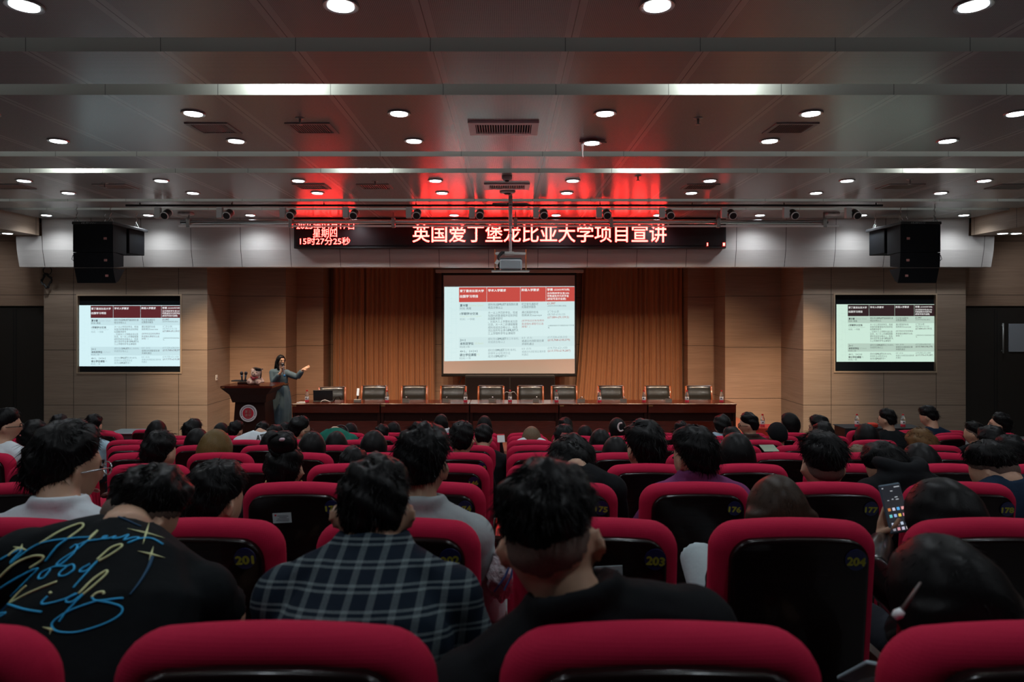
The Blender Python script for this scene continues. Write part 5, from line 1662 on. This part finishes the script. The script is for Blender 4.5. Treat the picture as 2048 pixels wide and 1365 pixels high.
# --- row two
who(132, 840, 158, 2, 'in white collared shirt with thick black hair, left side', top='white', collar=True, nstr=1500, ln=.035, lift=.25, yaw=R_(32), puff=1.25, glasses=2, vox=.013, eyes=True, off=.3, scale=1.12, sh_w=1.0, neck=P(118, 1018, 2.2))
who(429, 918, 124, 2, 'with round black hair, behind the back-printed T-shirt', nstr=1400, ln=.035, lift=.25, yaw=R_(25), vox=.013, pitch=.25, puff=1.1)
who(845, 846, 122, 2, 'in grey collared shirt with neat black hair, right of the plaid shirt', top='grey', collar=True, nstr=1500, ln=.04, lift=.3, yaw=R_(12), vox=.013, pitch=.25, puff=1.05, seat_x=-.29)
kn = (X(1388, 2.55), 2.55, Z(1100, 2.55))
who(1556, 950, 128, 2, 'with long smooth dark brown hair and a raised pale trouser knee', hair=m_hair_brown, style='long', nstr=900, ln=.05, lift=.05, vox=.014, length=.3, wide=1.2, seat_x=.87, raise_knee={-1: kn}, top='charcoal')
# woman with the phone
phc = P(1790, 1017, 2.405)
t, hc, R, s, sh = who(1892, 955, 150, 2, 'with long black hair and black leather sleeves holding up a phone', style='long', nstr=1100, ln=.05, lift=.05, vox=.013, length=.34, seat_x=1.45, yaw=R_(-20), pitch=.15, wide=1.05,
    topmat=mat('black_leather_jacket', (.012, .011, .011), .28, spec=.6, coat=.3),
    arms={-1: ((X(1740, 2.2), 2.2, Z(1135, 2.2)), (X(1765, 2.435), 2.435, Z(1082, 2.435))), 1: ((X(1990, 2.2), 2.3, Z(1180, 2.3)), (X(1850, 2.5), 2.5, Z(1075, 2.5)))},
    hand_spec={-1: ((.30, .03, 1), (.25, -1, .05), -1, .35, P(1799, 1037, 2.392)), 1: ((-.5, .1, .75), (-.6, .5, 0), 1, .9)}, hvox=.0052)
ph = thing('smartphone', 'lit smartphone showing rows of app icons, held up by the long-haired person', 'phone', phc)
Rp = Matrix.Rotation(R_(-9), 4, 'Y') @ Matrix.Rotation(R_(-12), 4, 'X')
ph.rotation_euler = Rp.to_euler()
MB().box((-.0385, -.004, -.084), (.0385, .005, .084), bev=.004).build('phone_case', mat('blue_grey_case', (.10, .15, .2), .35), ph)
MB().box((-.0345, -.0052, -.077), (.0345, -.0038, .079)).build('screen', mat('phone_screen', (.01, .01, .012), .1, emit=(.05, .055, .07), emit_s=.35), ph)
rr = random.Random(4)
icols = [(.6, .2, .06), (.6, .6, .75), (.1, .4, .8), (.8, .35, .35), (.15, .6, .6), (.3, .45, .8), (.8, .6, .1), (.75, .25, .3), (.5, .55, .7), (.75, .4, .45), (.5, .6, .75), (.2, .45, .8), (.3, .3, .35), (.7, .3, .35), (.6, .6, .75), (.8, .75, .75)]
ib = {}
k = 0
for rz, n0 in ((-.002, 4), (-.024, 4), (-.052, 4), (-.069, 4)):
    for q in range(4):
        c_ = icols[k % 16]; k += 1
        x = -.0235+q*.0157
        MB().box((x-.0048, -.0062, rz-.005), (x+.0048, -.005, rz+.005), bev=.001).build('app_icon', mat('icon_%d' % k, c_, .4, emit=c_, emit_s=.8), ph)
mb = MB()
mb.box((.012, -.0062, .070), (.031, -.005, .0735)); mb.box((-.031, -.0062, .070), (-.026, -.005, .0735))
mb.box((-.004, -.0062, .058), (.004, -.005, .061)); mb.box((-.022, -.0062, .028), (-.016, -.005, .03)); mb.box((-.006, -.0062, .03), (.0, -.005, .033)); mb.box((.008, -.0062, .028), (.018, -.005, .031)); mb.box((.006, -.0062, .036), (.016, -.005, .039))
mb.build('status_marks', mat('icon_text', (.2, .2, .2), .4, emit=(.55, .6, .65), emit_s=.6), ph)
# --- row one, nearest
tee = cloth('printed_black_tee', (.005, .007, .0085))
tgk, hgk, Rgk, sgk, sh_gk = who(276, 926, 160, 1, 'in black T-shirt with blue and yellow script lettering on the back, head bowed', style='fade', nstr=1500, ln=.024, lift=.35, vox=.012, pitch=.75, yaw=R_(28), roll=.12,
    d=1.74, neck=P(246, 1066, 1.60), sh_tilt=-.2, seat_x=-.9, topmat=tee, sleeve=False, hunch=.06, pelvis=(X(165, 1.3), 1.28, row_top(1)-SEAT_H+.56), sh_w=1.18, scale=1.0, puff=1.0,
    arms={1: ((X(455, 1.6), 1.62, Z(1235, 1.62)), (X(360, 1.9), 1.95, Z(1330, 1.95))), -1: ((X(-60, 1.5), 1.5, Z(1260, 1.5)), (X(60, 1.95), 1.95, Z(1330, 1.95)))})
def plaid():
    m = mat('navy_plaid_shirt', (.01, .02, .045), .85, spec=.15)
    nt, b, L = nodes(m)
    v, x, y, z = coords(nt)
    def lines(c, per, ph, wd):
        f = math_node(nt, 'FRACT', math_node(nt, 'DIVIDE', math_node(nt, 'ADD', c, ph), per))
        return math_node(nt, 'LESS_THAN', math_node(nt, 'ABSOLUTE', math_node(nt, 'SUBTRACT', f, .5)), wd/per/2)
    sk = math_node(nt, 'ADD', x, math_node(nt, 'MULTIPLY', z, -.12))
    dv = math_node(nt, 'ADD', z, math_node(nt, 'MULTIPLY', y, .25))
    vb = lines(sk, .046, 0, .014)
    h1 = lines(dv, .043, .0, .005); h2 = lines(dv, .043, .011, .005)
    h = math_node(nt, 'MAXIMUM', h1, h2)
    big = math_node(nt, 'ADD', math_node(nt, 'MULTIPLY', vb, .36), math_node(nt, 'MULTIPLY', h, .5))
    n = noise(nt, v, 300, 1)
    big = math_node(nt, 'MULTIPLY', big, math_node(nt, 'ADD', .55, math_node(nt, 'MULTIPLY', n, .9)))
    c = mix_color(nt, big, (.005, .011, .021), (.15, .19, .20))
    L.new(c, b.inputs['Base Color'])
    bump(nt, b, noise(nt, v, 9, 3), .3, .03)
    return m
who(748, 908, 150, 1, 'in navy plaid shirt with cropped black hair and protruding ears', style='short', nstr=1600, ln=.022, lift=.4, vox=.012, pitch=.35, d=1.60, neck=P(746, 1100, 1.54), puff=.62, seat_x=-.29,
    topmat=plaid(), collar=True, hunch=.09, pelvis=(X(700, 1.25), 1.28, row_top(1)-SEAT_H+.56), sh_w=1.02, scale=1.02,
    arms={1: ((X(945, 1.42), 1.46, Z(1290, 1.46)), (X(870, 1.8), 1.85, Z(1370, 1.85))), -1: ((X(545, 1.42), 1.46, Z(1270, 1.46)), (X(640, 1.8), 1.85, Z(1370, 1.85)))})
who(1103, 918, 222, 1, 'in black jacket with short black faded hair, head tilted, nearest the camera', style='fade', nstr=2000, ln=.03, lift=.45, vox=.012, pitch=.3, yaw=R_(12), roll=-.16, d=1.22, neck=P(1148, 1216, 1.17), sh_tilt=.24, puff=1.05,
    top='black', hunch=.06, pelvis=(X(1290, 1.2), 1.26, row_top(1)-SEAT_H+.56), sh_w=1.14, scale=1.0, collar=True, sh_rot=-.1,
    arms={1: ((X(1440, 1.25), 1.3, Z(1330, 1.3)), (.30, 1.62, Z(1400, 1.62))), -1: ((X(985, 1.25), 1.3, Z(1365, 1.3)), (.1, 1.6, Z(1430, 1.6)))})
t, hc, R, s, sh = who(1905, 1068, 240, 1, 'with long smooth black hair at the lower right, pale hair stick', style='long', nstr=1500, ln=.05, lift=.04, vox=.013, d=1.32, pitch=.4, yaw=R_(-12), roll=-.1, length=.32, seat_x=.87, wide=1.1, scale=1.02, pelvis=(.95, 1.36, row_top(1)-SEAT_H+.5), hunch=.0, back_fall=.13)
c = hc-t.location
a = P(1841, 1166, 1.19)-t.location; b = P(1804, 1222, 1.17)-t.location; e = P(1788, 1236, 1.17)-t.location
o = MB().tube([a, b], [.002, .004], 8).build('hair_stick', mat('stick_brown', (.12, .09, .085), .4), t, smooth=True)
MB().tube([b, (b+e)*.5, e], [.006, .009, .006], 10).build('stick_tip', mat('stick_white', (.75, .8, .82), .3), o, smooth=True)

# script print on the black T-shirt, laid on the cloth
m_prA = mat('print_yellow', (.62, .66, .34), .6); m_prB = mat('print_blue', (.02, .38, .72), .6); m_prC = mat('print_dim_blue', (.006, .06, .13), .7)
def bvh_of(o):
    me = o.data; M = o.matrix_world if o.parent is None else Matrix.Translation(o.parent.location)
    return BVHTree.FromPolygons([M @ v.co for v in me.vertices], [tuple(p.vertices) for p in me.polygons])
def spline(pts, n=14):
    p = [np.array(q, float) for q in pts]; p = [2*p[0]-p[1]]+p+[2*p[-1]-p[-2]]
    out = []
    for i in range(1, len(p)-2):
        for k in range(n):
            u = k/n
            out.append(.5*((2*p[i])+(-p[i-1]+p[i+1])*u+(2*p[i-1]-5*p[i]+4*p[i+1]-p[i+2])*u*u+(-p[i-1]+3*p[i]-3*p[i+1]+p[i+2])*u**3))
    out.append(p[-2]); return out
def print_on(bvh, strokes, crop, name, m, parent, default_w=2.2, flat=.5):
    mb = MB(); ok = False
    for st in strokes:
        pts, wd = st if isinstance(st, tuple) else (st, default_w)
        path = []; rad = []
        sp_ = spline(pts) if len(pts) > 2 else [np.array(pts[0])*(1-u)+np.array(pts[1])*u for u in np.linspace(0, 1, 12)]
        for i, q in enumerate(sp_):
            px_, py_ = crop(q)
            dr = (P(px_, py_, 1.0)-Vector(cam.location)).normalized()
            h, n, _, dist = bvh.ray_cast(Vector(cam.location), dr)
            if h is None: continue
            if n.dot(dr) > 0: n = -n
            path.append(h+n*.0012-parent.location); u = i/(len(sp_)-1)
            w_ = wd if not isinstance(wd, tuple) else wd[0]+(wd[1]-wd[0])*u
            rad.append(w_*dist/F)
        if len(path) > 2: mb.tube(path, [max(r, .0004) for r in rad], 6); ok = True
    if ok: return link(name, mb.mesh(name), m, parent, smooth=True)
cropA = lambda q: (q[0]/3.546, 980+q[1]/3.546)
bv = bvh_of(sh_gk)
Y_ = [[(285, 385), (420, 300), (540, 250), (585, 245), (580, 275), (480, 350)],
      [(640, 340), (690, 295), (670, 320), (630, 360)], [(690, 500), (780, 420), (855, 392), (860, 410), (790, 460), (700, 510)],
      [(0, 620), (100, 530), (220, 475), (300, 470), (300, 500), (215, 555)], [(75, 800), (130, 740), (190, 685)], [(70, 810), (220, 730), (405, 655)],
      [(560, 740), (660, 640), (750, 580), (755, 600), (680, 670), (590, 745)], [(352, 735), (360, 732), (362, 740)], [(650, 765), (690, 735), (735, 728), (735, 745)],
      [(60, 470), (110, 430), (160, 420)]]
B_ = [[(0, 500), (80, 455), (150, 425), (150, 440), (90, 500), (80, 520), (130, 480), (285, 385), (480, 350), (640, 340)], [(480, 350), (400, 410), (325, 510)],
      [(630, 360), (545, 430), (440, 500), (405, 535), (440, 530), (520, 460), (550, 410), (540, 395), (500, 420)], [(545, 400), (620, 370), (715, 355), (760, 335), (740, 335), (725, 352), (770, 350), (820, 335), (800, 350), (850, 345), (910, 325), (880, 360), (940, 345), (985, 345), (940, 370), (910, 380), (1000, 350), (1080, 352), (1155, 392)],
      [(0, 700), (130, 620), (270, 560), (180, 660), (80, 755)], [(360, 560), (300, 590), (275, 630), (310, 630), (350, 585), (365, 560), (400, 548), (480, 545)], [(480, 545), (430, 590), (425, 615), (470, 610), (525, 570), (520, 535), (480, 545)],
      [(640, 530), (580, 565), (570, 585), (620, 575), (690, 510), (600, 610), (520, 700)],
      [(75, 800), (20, 850), (0, 880), (40, 875), (30, 890), (0, 905)], [(60, 815), (170, 850), (297, 870)], [(340, 760), (300, 800), (310, 815), (390, 800), (470, 775), (540, 740)], [(550, 740), (480, 775), (475, 800), (520, 795), (590, 745), (480, 860), (420, 940)],
      [(650, 765), (690, 790), (830, 775), (875, 773)], [(690, 790), (800, 810), (865, 840), (850, 890), (750, 950), (560, 1010), (420, 1010), (370, 970), (400, 920), (520, 850), (690, 790)]]
print_on(bv, Y_, cropA, 'back_print_yellow', m_prA, tgk, 2.0)
print_on(bv, B_, cropA, 'back_print_blue', m_prB, tgk, 1.8)
ST = []
for cx_, cy_, r_ in ((1035, 312, 130), (1072, 462, 95), (365, 993, 60), (150, 420, 55)):
    for a_ in (15, 105, 195, 285):
        u = R_(a_); k_ = 1 if a_ in (15, 195) else .62
        ST.append(([(cx_, cy_), (cx_+r_*k_*math.cos(u)*1.05, cy_+r_*k_*math.sin(u))], (2.3, .2)))
print_on(bv, ST, cropA, 'back_print_stars', m_prA, tgk)
print_on(bv, [([(540, 190), (700, 155), (850, 200), (1000, 265)], (2.2, 1.2))], cropA, 'back_print_seam', m_prC, tgk)
print_on(bv, [([(1080, 480), (1050, 560), (990, 660), (920, 750)], (3.5, 1.5))], cropA, 'back_print_swash', m_prC, tgk)
# lettering on the far white shirt, mark on the black jacket
def flat_letters(sh, parent, name, body, box, m):
    bvh = bvh_of(sh); v, f = text_fit(body, 0, 1, 0, 1, .04); x0, x1, y0, y1 = box
    V = []
    for a, b in v:
        px_, py_ = x0+a*(x1-x0), y1-b*(y1-y0)-(a-.5)*4
        dr = (P(px_, py_, 1.0)-Vector(cam.location)).normalized()
        h, n, _, dist = bvh.ray_cast(Vector(cam.location), dr)
        if h is None: return
        V.append(tuple(h-dr*.006-parent.location))
    MB().add(V, f).build(name, m, parent, fix=False)
flat_letters(shATT, att, 'shirt_lettering', 'ATT', (512, 534, 869, 881), m_black)
flat_letters(shNF, nf, 'jacket_mark', 'N', (970, 978, 884, 890), mat('white_plastic', (.7, .7, .7), .4))

# ------------------------------------------------------------------ small loose things among the seats
m_bag = mat('thin_white_plastic', (.5, .47, .5), .35)
nt, b, L = nodes(m_bag); v, x, y, z = coords(nt); bump(nt, b, noise(nt, v, 14, 4), 1.0, .05)
rb = np.random.default_rng(11)
mb = MB(); bc = P(1002, 1148, 2.16)
th = np.linspace(0, math.pi, 19)[1:-1]; ph_ = np.arange(24)*2*math.pi/24
T2, H2 = np.meshgrid(th, ph_, indexing='ij')
dv = np.stack([np.sin(T2)*np.cos(H2), np.sin(T2)*np.sin(H2), np.cos(T2)], -1).reshape(-1, 3); dv = np.vstack([dv, [[0, 0, 1], [0, 0, -1]]])
cr = 1+.14*np.sin(dv[:, 0]*9+dv[:, 2]*5)*np.sin(dv[:, 2]*11+dv[:, 1]*6)+.05*rb.normal(size=len(dv))
vv = dv*np.array([.036, .05, .085])*cr[:, None]; vv[:, 0] *= 1+.25*(dv[:, 2] < .2)-.35*np.clip(dv[:, 2]-.4, 0, 1)
vv[:, 0] += -.02*dv[:, 2]*0
mb.add(vv, grid_faces(24, 18))
bag = tag(mb.build('plastic_bag', m_bag, smooth=True), 'crumpled white plastic bag with blue lines between seats 202 and 203', 'bag'); bag.location = bc
bm_ = MB()
for a0, a1 in (((.035, -.045, .06), (-.02, -.055, -.035)), ((.04, -.042, .05), (.01, -.056, -.03))):
    bm_.tube([a0, ((a0[0]+a1[0])/2+.006, -.058, (a0[2]+a1[2])/2), a1], .0035, 6)
bm_.build('blue_line', mat('bag_blue', (.06, .16, .4), .4), bag)
t = thing('tablet', 'dark tablet with pale edge between the two nearest right seats', 'tablet', P(1752, 1352, 1.45)); t.rotation_euler = (-.6, .1, -.25)
MB().box((-.05, -.12, -.004), (.12, .12, .004), bev=.002).build('case', mat('tablet_edge', (.35, .45, .5), .4), t)
MB().box((-.045, -.115, .0035), (.115, .115, .0055)).build('screen', mat('tablet_screen', (.03, .04, .05), .2), t)
t = thing('paper_sheet', 'pale green sheet of paper lying over a far seat, right of centre', 'paper', P(1538, 897, 5.35)); t.rotation_euler = (.35, 0, .1)
MB().box((-.06, -.05, -.002), (.06, .05, .002)).build('sheet', C('palegreen'), t)
t = thing('leaflet', 'white leaflet held in the centre gap between the far seats', 'paper', P(1002, 877, 7.4)); t.rotation_euler = (.9, 0, .1)
MB().box((-.04, -.05, -.002), (.04, .05, .002)).build('sheet', mat('paper', (.6, .6, .58), .6), t)
MB().box((-.04, .035, -.0025), (.04, .05, .003)).build('red_heading', m_cap, t)

# ------------------------------------------------------------------ the presenter
def presenter():
    d = 13.0+.55
    U = d/F
    feet = STAGE
    px = lambda a, b, dy=0: P(a, b, d+dy)
    base = Vector((X(566, d), d, feet))
    t = thing('person', 'presenter with long black hair in blue denim dress speaking into a microphone, arm outstretched', 'person', base)
    O = -base
    s = .93
    R = rot(R_(38), .06, .05)
    R = Matrix.Rotation(math.pi, 4, 'Z') @ rot(R_(-48), .06, 0)     # faces the hall, turned to the photo's right
    Hc = px(561.5, 722.5)
    hs, hf = HEAD
    mb = MB()
    mb.add(hs*s @ np.array(R.to_3x3()).T+np.array(Hc+O), hf)
    for q in (-1, 1):
        mb.ell(Hc+(R.to_3x3() @ Vector((q*.078, -.006, -.012)))*s+O, (.010, .018, .03), R, 10, 8)
    nb = px(560, 737)
    shl = px(559, 743)
    mb.tube([nb-Vector((0, 0, .06))+O, nb+O, Hc+Vector((0, .015, -.03))+O], [.06, .05, .048], 12)
    waist = px(564, 769); hip = px(563, 778); hem = px(562, 850)
    # arms: S shoulder, E elbow, W wrist
    SL_, EL, WL = px(545, 746), px(547, 766, -.08), px(561, 746, -.20)
    SR, ER, WR = px(574, 747), px(595, 755, -.05), px(606.5, 739, -.12)
    mb.tube([p+O for p in (shl, px(561, 757), waist)], [(.13, .09), (.125, .095), (.105, .085)], 16, up=(0, -1, 0))
    for S_, E, W_ in ((SL_, EL, WL), (SR, ER, WR)):
        mb.tube([S_+O, S_+(E-S_)*.5+O, E+O], [.05, .044, .038], 12); mb.tube([E+O, E+(W_-E)*.5+O, W_+O], [.037, .034, .026], 12)
        mb.tube([shl+O, S_+O], [.06, .05], 10)
    mb.tube([waist+O, hip+O], [(.12, .085), (.15, .105)], 14, up=(0, -1, 0))
    for q in (-1, 1):
        h = hip+Vector((q*.075, 0, -.02)); kn = Vector((h.x+q*.01, h.y-.02, feet+.47)); an = Vector((h.x+q*.0, h.y+.02, feet+.1))
        mb.tube([h+O, (h+kn)*.5+O, kn+O, kn+(an-kn)*.35+O, an+O], [.085, .075, .055, .052, .034], 12)
        mb.tube([an+O, an+Vector((q*.01, -.03, -.06))+O, an+Vector((q*.02, -.14, -.08))+O], [.034, .036, .022], 10)
    # open hand, palm up and forward
    hand_prims(mb, WR+O, (.95, -.12, .42), (-.25, -.75, .6), 1, .95, .15, .10)
    # hand closed round the microphone
    mic_c = px(566.5, 737.5, -.215); md = Vector((.12, .12, -1)).normalized()
    fw = Vector((.45, .0, .75)).normalized()
    palm_k = WL+fw*.07
    mb.tube([WL+O, WL+fw*.035+O, palm_k+O], [(.022, .018), (.03, .018), (.032, .018)], 12, up=(0, -1, 0))
    for i in range(4):
        c_ = mic_c-md*(.032-.021*i)
        pp = [c_+Vector((.032*math.cos(a), .032*math.sin(a), .006*(a))) for a in np.linspace(R_(200), R_(200-210), 7)]
        mb.tube([p+O for p in pp], [.0095, .0095, .009, .009, .0085, .008, .0065], 8)
    pp = [palm_k-fw*.04+Vector((.0, .02, 0)), mic_c+Vector((-.03, .01, -.0)), mic_c+Vector((-.012, -.03, .012)), mic_c+Vector((.012, -.034, .026))]
    mb.tube([p+O for p in pp], [.013, .0115, .010, .008], 8)
    link('body', remesh(mb, .0065, 'presenter_body', 1), m_skin, t, smooth=True, fix=False)
    # face
    Rm = R.to_3x3()
    for q in (-1, 1):
        MB().ell(Hc+O+Rm @ Vector((q*.031, .084, .011))*s, (.014*s, .008*s, .0058*s), R, 10, 8).build('eye', m_eye, t, smooth=True)
        MB().tube([Hc+O+Rm @ Vector((q*.015, .094, .029))*s, Hc+O+Rm @ Vector((q*.032, .092, .033))*s, Hc+O+Rm @ Vector((q*.05, .08, .028))*s], .003*s, 5).build('eyebrow', m_hair, t, smooth=True)
    MB().ell(Hc+O+Rm @ Vector((0, .095, -.064))*s, (.021*s, .007*s, .008*s), R, 12, 8).build('lips', mat('lips', (.35, .1, .09), .5), t, smooth=True)
    # hair
    mb = MB(); c = Hc+O
    hair_cap(mb, 'long', .8, R, c, s, 3, 48, 34, .002)
    for q, ln in ((-1, .30), (1, .34)):
        p0 = c+Rm @ Vector((q*.062, -.02, .06))*s
        mb.tube([p0, p0+Rm @ Vector((q*.008, -.01, -.08)), p0+Rm @ Vector((q*.0, .02, -.17)), p0+Rm @ Vector((-q*.015, .055, -.26)), p0+Rm @ Vector((-q*.02, .06, -ln))], [(.03, .045), (.026, .05), (.026, .045), (.024, .036), (.008, .01)], 12)
    mb.tube([c+Rm @ Vector((0, -.05, .0)), c+Rm @ Vector((0, -.06, -.12)), c+Rm @ Vector((0, -.085, -.3)), c+Rm @ Vector((0, -.08, -.4))], [(.09, .06), (.1, .05), (.1, .03), (.06, .012)], 18, up=tuple(Rm @ Vector((0, -1, 0))))
    rm = remesh(mb, .009, 'hair_mass', 5); hv = np.zeros(len(rm.vertices)*3); rm.vertices.foreach_get('co', hv)
    mb = MB(); mb.add(hv.reshape(-1, 3), [tuple(p.vertices) for p in rm.polygons]); bpy.data.meshes.remove(rm)
    strands(mb, 200, 'long', .8, 5, .02, .0, R, c, s, .0016)
    link('hair', mb.mesh('hair'), m_hair, t, smooth=True)
    # dress: bodice with sleeves, pleated skirt
    den = C('denim')
    mb = MB()
    mb.tube([p+O for p in (px(560, 739), shl, px(560, 750), px(562, 759), waist)], [(.07, .06), (.14, .1), (.15, .12), (.14, .115), (.118, .096)], 20, up=(0, -1, 0))
    for S_, E, W_, en in ((SL_, EL, WL, .86), (SR, ER, WR, .82)):
        mb.ell(S_+O+Vector((0, 0, .005)), (.066, .066, .07), nu=14, nv=10)
        mb.tube([shl+O, S_+O], [.075, .07], 10)
        mb.tube([S_+O, S_+(E-S_)*.5+O, E+O], [.064, .066, .058], 14)
        e2 = E+(W_-E)*en
        mb.tube([E+O, E+(W_-E)*.45+O, e2-(W_-E)*.1+O, e2+O], [.057, .056, .048, .034], 14)
    b = link('dress_bodice', remesh(mb, .012, 'bodice', 2), den, t, smooth=True, fix=False)
    n = 96; V = []
    zz = np.linspace(0, 1, 16)
    for q in zz:
        cpt = waist*(1-q)+hem*q
        w0 = np.interp(q, [0, .12, .4, 1], [.115, .15, .18, .21]); d0 = np.interp(q, [0, .12, 1], [.1, .13, .18])
        for k in range(n):
            a = 2*math.pi*k/n
            pl = 1+(.05*math.sin(a*11+.6*math.sin(a*3))+.025*math.sin(a*23))*smooth01(0, .35, np.array(q))
            V.append(cpt+Vector((w0*math.cos(a)*pl, d0*math.sin(a)*pl, 0))+O)
    f = []
    for i in range(15):
        for k in range(n): f.append((i*n+k, i*n+(k+1) % n, (i+1)*n+(k+1) % n, (i+1)*n+k))
    mb = MB().add([tuple(p) for p in V], f)
    sk = mb.build('dress_skirt', den, t, smooth=True)
    so = sk.modifiers.new('s', 'SOLIDIFY'); so.thickness = .006
    MB().tube([waist+O+Vector((.123*math.cos(a), .102*math.sin(a), 0)) for a in np.linspace(0, 2*math.pi, 33)], [(.006, .022)]*33, 8, up=(0, 0, 1)).build('belt', mat('brown_belt', (.09, .04, .02), .4), t, smooth=True)
    MB().box(waist+O+Vector((-.025, -.118, -.02)), waist+O+Vector((.025, -.102, .02)), bev=.004).build('buckle', m_brass, t)
    mb = MB()
    for q in range(7):
        u = .08+q*.13; cpt = waist*(1-u)+hem*u
        dd_ = np.interp(u, [0, .12, 1], [.1, .13, .18])
        mb.ell(cpt+O+Vector((.01, -dd_-.008, 0)), (.008, .006, .008), nu=8, nv=6)
    for q in range(4):
        u = q/4; mb.ell(shl*(1-u)+waist*u+O+Vector((.01, -.128+.03*abs(u-.5), 0)), (.007, .005, .007), nu=8, nv=6)
    mb.build('button', mat('dark_button', (.03, .03, .035), .4), t, smooth=True)
    MB().tube([WR-(WR-ER).normalized()*.03+O+Vector((.0, .031*math.cos(a), .031*math.sin(a))) for a in np.linspace(0, 2*math.pi, 17)], .006, 6).build('bracelet', m_chrome, t, smooth=True)
    for q in (-1, 1):
        an = Vector((hip.x+q*.075, hip.y+.02, feet))
        MB().box(an+O+Vector((-.04, -.17, 0)), an+O+Vector((.045, .05, .035)), bev=.015).build('shoe', mat('beige_shoe', (.3, .2, .14), .5), t)
    # microphone held by her: a thing of its own
    top = mic_c-md*.075
    m = thing('microphone', 'silver blue handheld microphone held to the presenter\'s mouth', 'microphone', mic_c)
    Rq = (-md).to_track_quat('Z', 'Y').to_matrix().to_4x4()
    MB().lathe([(.014, -.15), (.016, -.11), (.019, .04), (.021, .05)], (0, 0, 0), 14, Rq).build('handle', mat('mic_silver', (.5, .5, .52), .3, .6), m, smooth=True)
    MB().lathe([(.0165, -.165), (.017, -.12)], (0, 0, 0), 14, Rq).build('blue_end', mat('mic_blue', (.02, .2, .5), .4), m, smooth=True)
    MB().lathe([(.021, .05), (.028, .07), (.028, .09), (.016, .11)], (0, 0, 0), 14, Rq).build('grille', mat('mic_mesh', (.05, .05, .055), .4, .6), m, smooth=True)
presenter()
bpy.context.view_layer.update()
